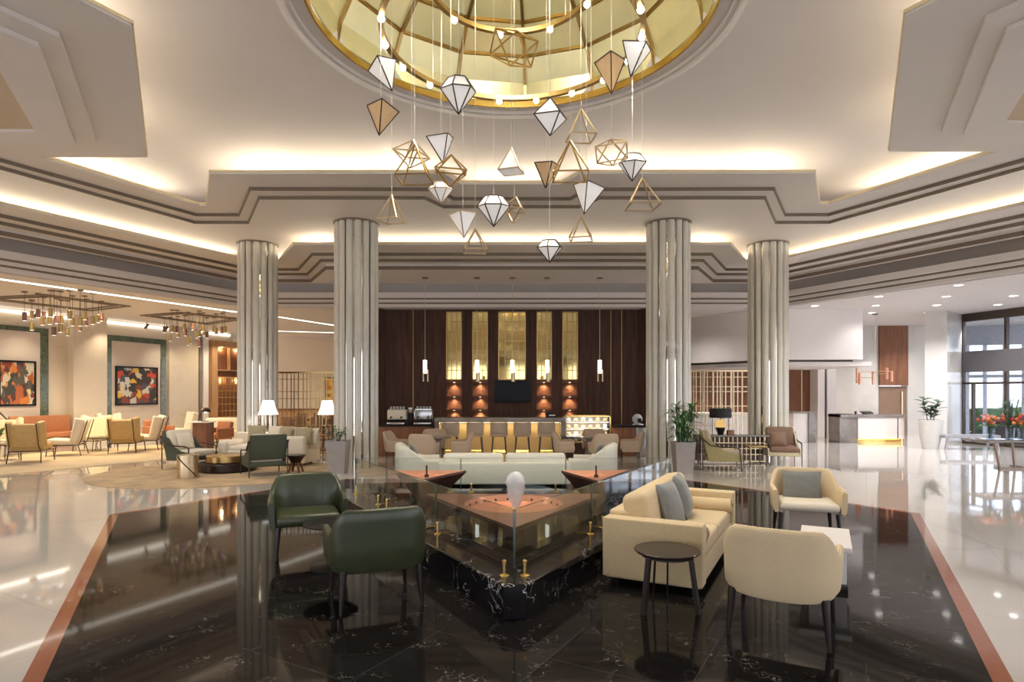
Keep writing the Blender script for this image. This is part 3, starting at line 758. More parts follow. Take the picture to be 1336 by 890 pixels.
# copper bowls
def bowl(pts, zr, zb, label, main=False):
    cx = sum(p[0] for p in pts)/3; cy = sum(p[1] for p in pts)/3
    b = thing('copper_bowl', label, 'fountain bowl', (cx+fx*0, cy, .1), 0, 'triangular copper fountain bowls')
    L = [(p[0]-cx, p[1]-cy) for p in pts]; zr -= .1; zb -= .1
    bm = B()
    c = [L[0], L[1], L[2]]
    inn_ = [(x*.97,y*.97) for x,y in c]
    if main:
        n = 48
        r = .55; cir = [(r*math.cos(2*PI*k/n), r*math.sin(2*PI*k/n)) for k in range(n)]
        def onTri(a):
            d = Vector((math.cos(a), math.sin(a))); best = 9
            for i in range(3):
                p, q = Vector(c[i]), Vector(c[(i+1)%3]); e = q-p
                den = d.x*e.y-d.y*e.x
                if abs(den) < 1e-6: continue
                tt = (p.x*e.y-p.y*e.x)/den; u = (p.x*d.y-p.y*d.x)/den
                if tt > 0 and -1e-6 <= u <= 1+1e-6: best = min(best, tt)
            return d*best
        ang = sorted([2*PI*k/n for k in range(n)]+[math.atan2(p[1],p[0]) % (2*PI) for p in c])
        o_ = [bm.verts.new((*onTri(a), zr)) for a in ang]; i_ = [bm.verts.new((r*math.cos(a), r*math.sin(a), zr)) for a in ang]
        m_ = len(ang)
        for k in range(m_):
            j = (k+1) % m_
            bm.faces.new((o_[k],o_[j],i_[j],i_[k]))
        fin('copper_top', bm, 'copper_mid', b, 25)
        bm = B()
        i_ = [bm.verts.new((r*math.cos(a), r*math.sin(a), zr)) for a in ang]; i2 = [bm.verts.new((r*.93*math.cos(a), r*.93*math.sin(a), zr-.07)) for a in ang]; i3 = [bm.verts.new((r*.3*math.cos(a), r*.3*math.sin(a), zr-.10)) for a in ang]
        for k in range(m_):
            j = (k+1) % m_
            for p, q in ((i_,i2),(i2,i3)): bm.faces.new((p[k],p[j],q[j],q[k]))
        bm.faces.new(i3); bmesh.ops.translate(bm, verts=bm.verts, vec=(0,0,.001)); fin('dish', bm, 'copper', b, 25)
        bm = B()
        for k in range(22):
            a = 2*PI*k/22; rod(bm, (r*.955*math.cos(a), r*.955*math.sin(a), zr-.045), (r*.935*math.cos(a), r*.935*math.sin(a), zr-.045), .012, n=8)
        fin('spout_hole', bm, 'black', b); 
    else:
        v = [bm.verts.new((x,y,zr)) for x,y in c]; v2 = [bm.verts.new((x*.93,y*.93,zr)) for x,y in c]; v3 = [bm.verts.new((x*.85,y*.85,zr-.05)) for x,y in c]
        for i in range(3):
            j = (i+1)%3; bm.faces.new((v[i],v[j],v2[j],v2[i])); bm.faces.new((v2[i],v2[j],v3[j],v3[i]))
        bm.faces.new(v3); fin('copper_top', bm, 'copper', b, 20)
        bm = B(); lathe(bm, [(.03,zr-.05),(.03,zr-.02),(.012,zr-.01),(.012,zr+.09),(.018,zr+.10),(0,zr+.11)], 12); fin('nozzle', bm, 'bronze', b)
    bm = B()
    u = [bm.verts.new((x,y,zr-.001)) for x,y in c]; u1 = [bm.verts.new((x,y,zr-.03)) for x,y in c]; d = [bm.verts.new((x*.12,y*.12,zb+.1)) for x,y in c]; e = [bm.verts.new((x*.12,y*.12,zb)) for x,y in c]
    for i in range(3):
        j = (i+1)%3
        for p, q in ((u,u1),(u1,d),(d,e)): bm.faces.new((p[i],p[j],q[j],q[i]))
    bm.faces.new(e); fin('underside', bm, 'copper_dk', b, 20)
    return b
front = bowl([(0.02,5.62),(1.10,7.5),(-1.06,7.5)], .5, .1, 'large front copper bowl with round dish and water jet', True)
bowl([(-1.66,8.6),(-1.15,7.62),(-.64,8.57)], .65, .1, 'smaller triangular copper bowl at the left rear of the fountain')
bowl([(1.64,8.6),(.69,8.57),(1.06,7.55)], .65, .1, 'smaller triangular copper bowl at the right rear of the fountain')
bm = B()
prof = [(.035,.04),(.06,.09),(.085,.15),(.10,.22),(.103,.28),(.09,.33),(.055,.37),(.02,.385),(0,.386)]
lathe(bm, prof, 24)
for v in bm.verts: v.co.z *= 1.17; a_ = math.atan2(v.co.y, v.co.x); s_ = 1+.10*math.sin(3*a_+v.co.z*31)+.07*math.sin(5*a_-v.co.z*47); v.co.x *= s_; v.co.y *= s_
j = fin('water_jet', bm, 'jet'); j.location = (.04, 6.87, .405)
tag(j, 'white bubbling water jet rising from the large front copper bowl', 'water jet')
bm = B(); lathe(bm, [(.010,0),(.016,.12),(.02,.2),(.012,.26),(0,.27)], 12); fin('core', bm, 'jet', j)

# ------------------------------------------------------------------ tub chairs
def tub_shell(w, d, yf, zback, zarm, z0, th, lean=.05, nn=3.2, drop=.55, front_drop=.0, bottom=0.):
    pts = []
    for y in (yf, yf*.66, yf*.33): pts.append((w, y, 0.))
    for i in range(0, 25):
        a = PI*i/24; c, s = math.cos(a), math.sin(a)
        x = w*math.copysign(abs(c)**(2/nn), c); y = -d*abs(s)**(2/nn)
        pts.append((x, y, s))
    for y in (yf*.33, yf*.66, yf): pts.append((-w, y, 0.))
    # resample evenly
    P = [Vector((p[0],p[1])) for p in pts]; acc = [0]
    for a, b in zip(P, P[1:]): acc.append(acc[-1]+(b-a).length)
    NS = 44; res = []
    for k in range(NS+1):
        s = acc[-1]*k/NS; i = 0
        while i < len(acc)-2 and acc[i+1] < s: i += 1
        f = (s-acc[i])/max(acc[i+1]-acc[i], 1e-9); res.append(P[i].lerp(P[i+1], f))
    bm = B(); rings = []
    for k, p in enumerate(res):
        tg = (res[min(k+1,NS)]-res[max(k-1,0)]).normalized(); no = Vector((-tg.y, tg.x))
        if no.dot(p-Vector((0, .0))) < 0: no = -no
        u = abs(2*k/NS-1)          # 0 at back centre, 1 at arm front
        e = min(max((u-.30)/(drop-.30), 0), 1); e = e*e*(3-2*e)
        zt = zback*(1-e)+zarm*e
        if u > .86: zt -= front_drop*((u-.86)/.14)**2
        zbm = z0-bottom*(1-min(u/.5,1)**2)
        ln = lean*(zt-z0)
        prof = [(0-.02,zbm),(0.,zbm+.03),(ln*.35,zbm+(zt-zbm)*.4),(ln*.8,zbm+(zt-zbm)*.8),(ln,zt-.03),(ln-th*.2,zt-.006),(ln-th*.5,zt),(ln-th*.8,zt-.006),(ln-th,zt-.03),(ln*.4-th,zbm+(zt-zbm)*.4),(-th,zbm+.02),(-th*.6,zbm)]
        rings.append([bm.verts.new((p.x+no.x*r, p.y+no.y*r, z)) for r, z in prof])
    m_ = len(rings[0])
    for a, b in zip(rings, rings[1:]):
        for i in range(m_): bm.faces.new((a[i], a[(i+1)%m_], b[(i+1)%m_], b[i]))
    bm.faces.new(rings[0]); bm.faces.new(rings[-1][::-1])
    return bm
def tub_chair(name, label, cat, loc, f, group, shell_m, seat_m, leg_m, w=.38, d=.33, yf=.33, zb=.80, za=.62, z0=.30, th=.06, legr=.024, lean=.05, legsplay=.04, seat_h=.45, bottom=.0, leg_top=.34, fd=.02, lx=.30, ly=(-.27,.29)):
    t = thing(name, label, cat, (loc[0],loc[1],.003), face_rot(f), group)
    fin('backrest', tub_shell(w, d, yf, zb, za, z0, th, lean, bottom=bottom, front_drop=fd), shell_m, t, 50)
    bm = B(); box(bm, (0,(yf-d)/2+.045,(seat_h+z0+.02)/2), (2*(w-th)-.005, yf+d-th-.01, seat_h-z0-.02), .045, 4)
    for v in bm.verts:
        if v.co.z > seat_h-.03: v.co.z += .018*(1-(v.co.x/w)**2)
    fin('seat', bm, seat_m, t, 50)
    for sx in (-1,1):
        for y in ly:
            bm = B(); rod(bm, (sx*(lx+legsplay*.6), y+math.copysign(legsplay*.6,y), 0), (sx*lx, y, leg_top), legr*.6, legr*1.25, 12); fin('leg', bm, leg_m, t)
    return t
# green pair
g1 = tub_chair('tub_armchair', 'green leather tub armchair facing the camera, left of the fountain', 'armchair', (-2.24,6.72), (.36,-.93), 'green leather tub armchairs', 'green', 'green', 'espresso', w=.39, d=.33, yf=.31, zb=.82, za=.62, z0=.31)
gb = dup(g1, (-1.15,5.17,.003), face_rot((-.39,.92)), 'green leather tub armchair seen from behind, nearest the fountain corner')
# cream pair (herringbone back)
cw = tub_chair('tub_armchair', 'cream herringbone tub armchair seen from behind, at front right', 'armchair', (1.99,4.52), (.50,.866), 'cream herringbone tub armchairs', 'herring', 'ivory', 'espresso', w=.385, d=.345, yf=.31, zb=.80, za=.62, z0=.34, bottom=.045, lean=.04)
cf = dup(cw, (3.52,7.35,.003), face_rot((-.30,-.95)), 'cream tub armchair facing the camera with a grey cushion')
def place_pillow(label, w, h, t_, mtx, m, cat='cushion', group=None):
    bm = pillow_bm(w, h, t_); o = fin('cushion', bm, m); o.matrix_world = mtx
    tag(o, label, cat, group); return o
fr = face_rot((-.30,-.95))
place_pillow('grey cushion leaning in the cream armchair that faces the camera', .45, .38, .13, Matrix.Translation((3.52,7.35,.003)) @ rzm(fr) @ Matrix.Translation((0.02,-.165,.585)) @ rx(math.radians(90+14)), 'greypil', group='grey scatter cushions')
# ------------------------------------------------------------------ cream sofa (right of fountain)
def sofa_cream():
    o = Vector((.82,5.56)); f = Vector((.89,-.455))
    r = face_rot(f)                      # local +Y = front, local x along length
    u = f.normalized(); v = Vector((-u.y, u.x))      # away from camera
    L, D = 2.12, .88
    c = o+u*(D/2)+v*(L/2)
    t = thing('sofa', 'cream linen two-seat sofa with box arms beside the fountain glass', 'sofa', (c.x,c.y,.003), r)
    bm = B(); box(bm, (0,.0,.17), (L-.02,D-.04,.20), .015); fin('base', bm, 'cream', t)
    for s in (-1,1):
        bm = B(); box(bm, (s*(L/2-.09),0,.345), (.18,D,.53), .014); fin('armrest', bm, 'cream', t)
    bm = B(); box(bm, (0,-D/2+.10,.40), (L-.36,.2,.50), .03); fin('back_frame', bm, 'cream', t)
    for s in (-1,1):
        bm = B(); box(bm, (s*(L-.36)/4,-D/2+.26,.60), ((L-.36)/2-.005,.24,.42), .07, 5, rot=rx(math.radians(10))); fin('back_cushion', bm, 'cream', t)
        bm = B(); box(bm, (s*(L-.36)/4,.08,.345), ((L-.36)/2-.004,D-.22,.16), .04, 4); fin('seat_cushion', bm, 'cream', t)
        bm = B(); rod(bm, (s*(L/2-.27),-.25,.47), (s*(L/2-.27),D/2-.02,.47), .082, n=24); 
        bmesh.ops.bevel(bm, geom=[e for e in bm.edges if len(e.link_faces)==2 and any(len(f.verts)>4 for f in e.link_faces)], offset=.02, segments=3, affect='EDGES')
        fin('bolster', bm, 'cream', t)
    for sx in (-1,1):
        for sy in (-1,1):
            bm = B(); rod(bm, (sx*(L/2-.1),sy*(D/2-.1),0), (sx*(L/2-.1),sy*(D/2-.1),.09), .02, .03, 10); fin('foot', bm, 'black', t)
    return t, c, r
sf, sc, sr = sofa_cream()
base = Matrix.Translation((sc.x,sc.y,.003)) @ rzm(sr)
place_pillow('grey-green cushion on the cream sofa, nearer to the camera', .45,.45,.15, base @ Matrix.Translation((.28,-.0,.635)) @ rzm(math.radians(-8)) @ rx(math.radians(90+18)), 'greypil', group='grey scatter cushions')
place_pillow('grey-green cushion on the cream sofa, farther back', .47,.47,.16, base @ Matrix.Translation((-.28,.0,.645)) @ rzm(math.radians(6)) @ rx(math.radians(90+18)), 'greypil', group='grey scatter cushions')
# round side table near sofa
t = thing('side_table', 'round dark side table with four splayed legs beside the cream sofa arm', 'side table', (1.245,4.93,.003))
bm = B(); lathe(bm, [(0,.44),(.20,.44),(.245,.455),(.26,.47),(.26,.476),(.255,.48),(0,.48)], 48); fin('tabletop', bm, 'espresso', t, 30)
for x0_, y0_, x1_, y1_, w_ in ((-.165,-.09,-.215,-.13,.04),(.165,-.09,.215,-.13,.04),(-.05,.17,-.06,.225,.016),(.05,.17,.06,.225,.016)):
    bm = B(); bar(bm, (x0_,y0_,.445), (x1_,y1_,.0), w_, w_*.75); fin('leg', bm, 'espresso', t)
bm = B(); lathe(bm, [(.13,.425),(.20,.425),(.20,.442),(.13,.442),(.13,.425)], 32); fin('apron', bm, 'espresso', t)
# small table between green chairs
t = thing('side_table', 'small round black pedestal table between the green armchairs', 'side table', (-1.80,6.1,.003))
bm = B(); lathe(bm, [(0,.42),(.25,.42),(.265,.43),(.265,.44),(.25,.445),(0,.445)], 40); fin('tabletop', bm, 'black', t, 30)
bm = B(); rod(bm, (0,0,.02), (0,0,.42), .025, n=16); fin('pedestal', bm, 'black', t)
bm = B(); lathe(bm, [(0,0),(.2,0),(.2,.012),(.05,.03),(0,.03)], 32); fin('base', bm, 'black', t)
# white coffee table
cv = Vector((.455,.89)); cu = Vector((.89,-.455))
p0 = Vector((2.92,5.26)); c = p0+cv*.42-cu*.21
t = thing('coffee_table', 'low white marble coffee table behind the front cream armchair', 'coffee table', (c.x,c.y,.003), face_rot(cu))
bm = B(); box(bm, (0,0,.375), (.84,.42,.05), .006); fin('tabletop', bm, 'wall_grey', t)
bm = B(); box(bm, (0,.02,.20), (.62,.30,.30), .006); fin('pedestal', bm, 'wall_grey', t)
bm = B(); box(bm, (0,.0,.025), (.74,.36,.05), .004); fin('plinth', bm, 'black', t)

# ------------------------------------------------------------------ white sofa group in front of the bar
t = thing('sofa', 'low white sofa seen from behind, between fountain and bar', 'sofa', (-.14,11.25,.003), 0)
w = 2.42
bm = B(); box(bm, (0,.4,.17), (w-.06,.86,.24), .03); fin('base', bm, 'white_up', t)
bm = B(); box(bm, (0,-.02,.25), (w,.16,.40), .03); fin('back_frame', bm, 'white_up', t)
for s in (-1,1):
    bm = B(); box(bm, (s*(w/4-.03),.13,.45), (w/2-.10,.2,.32), .07, 5); fin('back_cushion', bm, 'white_up', t)
    bm = B(); box(bm, (s*(w/4-.03),.46,.34), (w/2-.10,.66,.14), .05, 4); fin('seat_cushion', bm, 'white_up', t)
    bm = B(); box(bm, (s*(w/2-.07),.4,.26), (.15,.86,.36), .05, 4); fin('armrest', bm, 'white_up', t)
    for y in (.05,.75):
        bm = B(); rod(bm, (s*(w/2-.15),y,0), (s*(w/2-.15),y,.06), .02); fin('foot', bm, 'bronze', t)
def club(label, loc, f):
    t = thing('club_armchair', label, 'armchair', (loc[0],loc[1],.003), face_rot(f), 'white club armchairs')
    bm = tub_shell(.40,.42,.45,.76,.50,.10,.13,.0,nn=4.,drop=.75); fin('backrest', bm, 'white_up', t, 50)
    bm = B(); box(bm, (0,.06,.26), (.54,.72,.30), .06, 4); fin('seat', bm, 'white_up', t)
    for sx in (-1,1):
        for y in (-.3,.36):
            bm = B(); rod(bm, (sx*.3,y,0), (sx*.3,y,.12), .018,.024); fin('foot', bm, 'bronze', t)
    return t
ca = club('white club armchair with grey pillow, left of the white sofa', (XA(545,11.75),11.75), (1,.25))
cb = dup(ca, (XA(776,11.75),11.75,.003), face_rot((-1,.25)), 'white club armchair with grey pillow, right of the white sofa')
for s, lab, px in ((1,'grey pillow tucked in the white club armchair left of the sofa',545),(-1,'grey pillow tucked in the white club armchair right of the sofa',776)):
    place_pillow(lab, .40,.40,.12, Matrix.Translation((XA(px,11.75)-s*.06,11.75,.57)) @ rzm(face_rot((s,.25))) @ rx(math.radians(90+26)), 'steel' if False else 'greypil', group='pillows in the white club armchairs')
# beige tub chairs and cafe tables in front of the bar
def cafe(label, loc, f, src=[None]):
    if src[0] is None:
        src[0] = tub_chair('cafe_chair', label, 'chair', loc, f, 'beige cafe chairs before the bar', 'beigefab', 'beigefab', 'bronze', w=.29, d=.27, yf=.20, zb=.82, za=.62, z0=.36, th=.05, legr=.014, lean=.12, seat_h=.47, lx=.2, ly=(-.18,.18), leg_top=.38)
        return src[0]
    return dup(src[0], (loc[0],loc[1],.003), face_rot(f), label)
cafe('beige cafe chair at far left, beside the left column', (XA(519,14.3),14.3), (1,-.2))
cafe('beige cafe chair with its back to us, left cafe table', (XA(553,13.7),13.7), (.15,1))
cafe('beige cafe chair behind the left cafe table', (XA(566,15.0),15.0), (.1,-1))
cafe('beige cafe chair facing left, right side of left cafe table', (XA(600,14.2),14.2), (-1,-.1))
cafe('beige cafe chair facing right, left side of right cafe table', (XA(738,14.2),14.2), (1,-.1))
cafe('beige cafe chair behind the right cafe table', (XA(775,15.05),15.05), (-.1,-1))
cafe('beige cafe chair with its back to us, right cafe table', (XA(787,13.75),13.75), (-.15,1))
cafe('beige cafe chair at far right, beside the right column', (XA(822,14.3),14.3), (-1,.1))
for px, lab in ((572,'left'),(767,'right')):
    t = thing('cafe_table', 'small round cafe table between the beige chairs, %s group' % lab, 'table', (XA(px,14.4),14.4,.003), 0, 'cafe tables before the bar')
    bm = B(); lathe(bm, [(0,.66),(.30,.66),(.31,.675),(.30,.69),(0,.69)], 32); fin('tabletop', bm, 'beigefab' if False else 'desk_marble', t, 30)
    bm = B(); lathe(bm, [(0,0),(.17,0),(.17,.02),(.07,.05),(.06,.6),(.14,.66),(0,.66)], 24); fin('pedestal', bm, 'desk_marble', t, 30)

# ------------------------------------------------------------------ planters
def square_planter(label, loc, h, foli, leaf_m):
    t = thing('potted_plant', label, 'plant', (loc[0],loc[1],.0), 0)
    bm = B(); b0, b1 = .165, .215
    v = [[bm.verts.new((sx*b,sy*b,z)) for sx,sy in ((-1,-1),(1,-1),(1,1),(-1,1))] for b, z in ((b0,0),(b1,h),(b1-.025,h),(b1-.03,h-.08))]
    bm.faces.new(v[0][::-1])
    for a, b in zip(v, v[1:]):
        for i in range(4): bm.faces.new((a[i],a[(i+1)%4],b[(i+1)%4],b[i]))
    fin('planter', bm, 'planter', t, 30)
    bm = B(); box(bm, (0,0,h-.08), (2*b1-.06,2*b1-.06,.03)); fin('soil', bm, 'soil', t)
    foli(t, h-.07, leaf_m)
    return t
def blade(bm, base, d, L, w, droop, n=5):
    d = Vector(d).normalized(); side = d.cross(Vector((0,0,1)))
    if side.length < .1: side = Vector((1,0,0))
    side.normalize(); prev = None
    for i in range(n+1):
        s = i/n; p = Vector(base)+d*L*s+Vector((0,0,-droop*s*s*L)); ww = w*math.sin(PI*min(.08+s*.92,1))**.7*.5
        a, b = bm.verts.new(p-side*ww+Vector((0,0,ww*.25))), bm.verts.new(p+side*ww+Vector((0,0,ww*.25))); m_ = bm.verts.new(p)
        if prev: bm.faces.new((prev[0],prev[2],m_,a)); bm.faces.new((prev[2],prev[1],b,m_))
        prev = (a,b,m_)
def palm(t, z, m):
    st = B(); rnd = random.Random(4); canes = []
    for k in range(6):
        a = k*1.05; x, y = .09*math.cos(a), .09*math.sin(a); hh = rnd.uniform(.6,1.12)
        tip = Vector((x*2.2, y*2.2, z+hh)); tube(st, [(x,y,z-.02),(x*1.4,y*1.4,z+hh*.5),tip], [.014,.012,.009], 6); canes.append((Vector((x,y,z)),tip))
    fin('canes', st, 'leaf_dk', t)
    lf = B()
    for b0, tip in canes:
        for lev in (.25,.45,.65,.85,1.):
            p = b0.lerp(tip, lev)
            for q in range(7):
                a = rnd.uniform(0,2*PI); el = rnd.uniform(.1,1.1)
                blade(lf, p, (math.cos(a)*math.cos(el), math.sin(a)*math.cos(el), math.sin(el)), rnd.uniform(.24,.42), rnd.uniform(.035,.055), rnd.uniform(.3,.9))
    fin('leaves', lf, m, t)
def bush(t, z, m):
    st = B(); rnd = random.Random(9); lf = B()
    for k in range(7):
        a = k*.9; hh = rnd.uniform(.25,.5); tip = Vector((.16*math.cos(a),.16*math.sin(a),z+hh)); tube(st, [(0,0,z-.02),(tip.x*.5,tip.y*.5,z+hh*.6),tip], .006, 5)
        for q in range(9):
            p = Vector((0,0,z)).lerp(tip, rnd.uniform(.4,1)); b = rnd.uniform(0,2*PI)
            blade(lf, p, (math.cos(b),math.sin(b),rnd.uniform(0,.7)), rnd.uniform(.07,.12), .05, .3, 3)
    fin('stems', st, 'leaf_dk', t); fin('leaves', lf, m, t)
square_planter('leafy green palm in a tall tapered grey planter, right column', (XA(891,13.1),13.1), .68, palm, 'leaf')
square_planter('small leafy bush in a tall tapered grey planter, left column', (XA(441.5,13.2),13.2), .70, bush, 'leaf')

# ------------------------------------------------------------------ ceiling chandelier of geometric pendants
def gem(name, label, px, py, w_px, h_px, Y, kind, m, rz=0., tilt=(0,0), grp=None, edge='bronze'):
    x, z = XA(px, Y), ZA(py, Y); W = w_px*Y/F_/2; H = h_px*Y/F_
    t = thing(name, label, 'pendant', (x, Y, z), 0, grp)
    R = Matrix.Rotation(math.radians(tilt[1]),4,'Y') @ Matrix.Rotation(math.radians(tilt[0]),4,'X') @ rzm(rz)
    def ring(n, r, zz, a0=0.): return [Vector((r*math.cos(a0+2*PI*k/n), r*math.sin(a0+2*PI*k/n), zz)) for k in range(n)]
    V, Fc = [], []
    def cone(n, r, zr, za, cap=False, a0=0.):
        b = len(V); V.extend(ring(n, r, zr, a0)); V.append(Vector((0,0,za)))
        for k in range(n): Fc.append((b+k, b+(k+1)%n, b+n))
        if cap: Fc.append(tuple(range(b, b+n)))
    if kind == 'pyr': cone(4, W*1.18, -H/2, H/2, True)
    elif kind == 'pyr3': cone(3, W*1.1, -H/2, H/2, True)
    elif kind == 'inv3': cone(3, W*1.2, H/2, -H/2, True)
    elif kind == 'inv4': cone(4, W*1.2, H/2, -H/2, True)
    elif kind == 'octa': cone(4, W*1.05, 0, H/2); b = len(V); V.append(Vector((0,0,-H/2))); [Fc.append((k,(k+1)%4,b)) for k in range(4)]
    elif kind == 'gem':
        zr = H*.18; b = len(V); V.extend(ring(6, W, zr)); V.append(Vector((0,0,-H/2))); V.extend(ring(6, W*.55, H/2)); 
        for k in range(6):
            j = (k+1)%6; Fc.append((k,j,6)); Fc.append((k,j,7+j,7+k))
        Fc.append(tuple(range(7,13)))
    elif kind == 'anti':
        for sy, a0 in ((-.3,-90),(.3,90)): V.extend([Vector((W*1.02*math.cos(math.radians(a0+120*k)), sy*W*1.3, H/2*math.sin(math.radians(a0+120*k)))) for k in range(3)])
        Fc += [(0,1,2),(3,4,5)]
        for i in range(3):
            near = sorted(range(3,6), key=lambda j: (V[i]-V[j]).length)[:2]; Fc.append((i,near[0],near[1]))
        for j in range(3,6):
            near = sorted(range(3), key=lambda i: (V[i]-V[j]).length)[:2]; Fc.append((j,near[0],near[1]))
    elif kind == 'ico':
        r = W*1.0; V.append(Vector((0,0,H/2))); V.extend(ring(5,r,H*.16)); V.extend(ring(5,r*.8,-H*.26,PI/5)); V.append(Vector((0,0,-H/2)))
        for k in range(5):
            j = (k+1)%5; Fc.append((0,1+k,1+j)); Fc.append((1+k,1+j,6+k)); Fc.append((6+k,6+j,1+j)); Fc.append((6+k,6+j,11))
    V = [R @ v for v in V]
    ed = {tuple(sorted((f[i], f[(i+1)%len(f)]))) for f in Fc for i in range(len(f))}
    if m:
        bm = B(); vs = [bm.verts.new(v) for v in V]
        for f in Fc: bm.faces.new([vs[i] for i in f])
        fin('panels', bm, m, t, 5)
    er = .0085 if m else .010
    bm = B()
    for a, b in ed: bar(bm, V[a], V[b], er*1.5)
    for v in V: bmesh.ops.create_icosphere(bm, subdivisions=1, radius=er, matrix=Matrix.Translation(v))
    fin('frame', bm, edge, t)
    top = max(v.z for v in V); r = math.hypot(x-DC[0], Y-DC[1])
    zc_ = ZP+dz(min(r, 2.3))-z if r < 2.35 else ZP-z
    bm = B(); rod(bm, (0,0,top), (0,0,zc_), .0028, n=5); fin('cable', bm, 'cable', t)
    tv = max(V, key=lambda v: v.z)
    if abs(tv.x)+abs(tv.y) > .01:
        bm = B(); rod(bm, tv, (0,0,top+.001), .003, n=5); 
        fin('hanging_loop', bm, 'cable', t)
    return t
WH, WI, AM = 'white panelled pendants', 'open brass wireframe pendants', 'amber panelled pendants'
GEMS = [
 ('wireframe_pendant','dark brass wireframe polyhedron pendant hanging highest, in front of the dome ring',670,63,64,50,7.2,'anti',None,.15,(12,14),WI,'gold_dk'),
 ('panel_pendant','white inverted prism pendant at upper left edge of dome',504,100,38,38,7.55,'inv3','panelwhite',.5,(10,-22),WH,'bronze'),
 ('panel_pendant','amber pendant hanging leftmost of the whole cluster',497,157,40,38,7.0,'inv3','amber',.7,(4,8),AM,'bronze'),
 ('panel_pendant','white faceted gem pendant left of centre against the dome edge',598,126,47,44,7.0,'gem','panelwhite',.3,(8,0),WH,'bronze'),
 ('panel_pendant','white tilted pendant rightmost against the dome, behind the amber one',827,80,36,38,7.6,'inv4','panelwhite',.4,(12,10),WH,'bronze'),
 ('panel_pendant','amber pendant at upper right beside the tilted white one',797,99,38,44,7.1,'inv3','amber',.4,(8,-4),AM,'bronze'),
 ('panel_pendant','white diamond octahedron pendant right of centre below the dome edge',718,152,46,48,7.2,'octa','panelwhite',.45,(6,0),WH,'bronze'),
 ('wireframe_pendant','small wireframe pyramid pendant right of the white diamond',758,161,40,38,7.8,'pyr',None,.9,(0,0),WI,'champagne'),
 ('wireframe_pendant','wireframe octahedron pendant at left, overlapping a pyramid below it',537,201,48,36,7.8,'octa',None,.5,(6,8),WI,'champagne'),
 ('wireframe_pendant','large wireframe pyramid pendant at left below the wire octahedron',541,211,50,46,7.3,'pyr',None,.7,(0,0),WI,'gold_dk'),
 ('panel_pendant','white boxy inverted pendant above the left wire octahedra',576,196,33,33,7.9,'inv4','panelwhite',.6,(10,-6),WH,'bronze'),
 ('wireframe_pendant','wide wireframe octahedron pendant under the boxy white pendant',588,223,54,40,7.5,'octa',None,.9,(10,4),WI,'gold_dk'),
 ('panel_pendant','small white gem pendant under the wide wire octahedron',575,252,31,27,8.3,'gem','panelwhite',.1,(8,0),WH,'champagne'),
 ('wireframe_pendant','wireframe pyramid pendant lowest at far left near the column top',511,271,33,34,7.6,'pyr',None,.5,(0,0),WI,'champagne'),
 ('panel_pendant','slender white pyramid pendant alone at centre',667,208,33,32,8.4,'pyr','panelwhite',.5,(0,0),WH,'champagne'),
 ('panel_pendant','small amber pendant tucked behind the large wire pyramid',713,230,29,30,8.0,'inv4','amber',.3,(6,4),AM,'bronze'),
 ('wireframe_pendant','largest wireframe pyramid pendant right of centre',744,207,53,47,7.3,'pyr',None,.75,(0,0),WI,'gold_dk'),
 ('wireframe_pendant','wireframe icosahedron pendant at right, left of a small white gem',798,199,45,36,7.6,'anti',None,-.2,(10,-8),WI,'champagne'),
 ('panel_pendant','white gem pendant at right above the rightmost wire pyramid',825,219,37,33,8.0,'gem','panelwhite',.5,(8,0),WH,'bronze'),
 ('wireframe_pendant','wireframe pyramid pendant hanging rightmost of the cluster',838,251,46,37,7.25,'pyr',None,.8,(0,0),WI,'champagne'),
 ('panel_pendant','white inverted pyramid pendant right of centre, low',765,260,40,38,8.15,'inv3','panelwhite',.35,(8,8),WH,'bronze'),
 ('wireframe_pendant','small wireframe pyramid pendant below the low white inverted pyramid',758,297,34,31,8.5,'pyr',None,.6,(0,0),WI,'champagne'),
 ('panel_pendant','large white gem pendant low at centre',644,276,42,38,7.3,'gem','panelwhite',.0,(8,0),WH,'bronze'),
 ('wireframe_pendant','wireframe octahedron pendant half hidden behind the large central white gem',671,274,33,34,7.8,'octa',None,.5,(0,8),WI,'champagne'),
 ('panel_pendant','white inverted pyramid pendant low left of the central gem',604,294,35,32,8.3,'inv3','panelwhite',.5,(8,-4),WH,'champagne'),
 ('wireframe_pendant','small wireframe pyramid pendant lowest left of centre',620,313,35,29,7.8,'pyr',None,.9,(0,0),WI,'champagne'),
 ('panel_pendant','white gem pendant hanging lowest of the whole cluster',717,328,34,28,7.5,'gem','panelwhite',.3,(8,0),WH,'bronze'),
]
for g in GEMS: gem(g[0], g[1], *g[2:9], g[9], g[10], g[11], g[12])

# ------------------------------------------------------------------ left lounge: marble wall
WA, WBp = Vector((-15.7,18.8)), Vector((-12.4,27.7))
wd = (WBp-WA).normalized(); wn = Vector((wd.y,-wd.x))
def ws(px):
    k = (px-CX)/F_; return (k*WA.y-WA.x)/(wd.x-k*wd.y)
def wz(px, py): s = ws(px); return ZA(py, WA.y+wd.y*s)
def wp(s, d): p = WA+wd*s+wn*d; return (p.x, p.y)
def wprism(bm, s0, s1, z0, z1, d0, d1): prism(bm, [wp(s0,d0),wp(s1,d0),wp(s1,d1),wp(s0,d1)], z0, z1)
wrot = math.atan2(wd.y, wd.x)
bm = B(); wprism(bm, -20, 9.2, 0, ZS3, -.4, 0); struct(fin('wall_left', bm, 'wall_marble'))
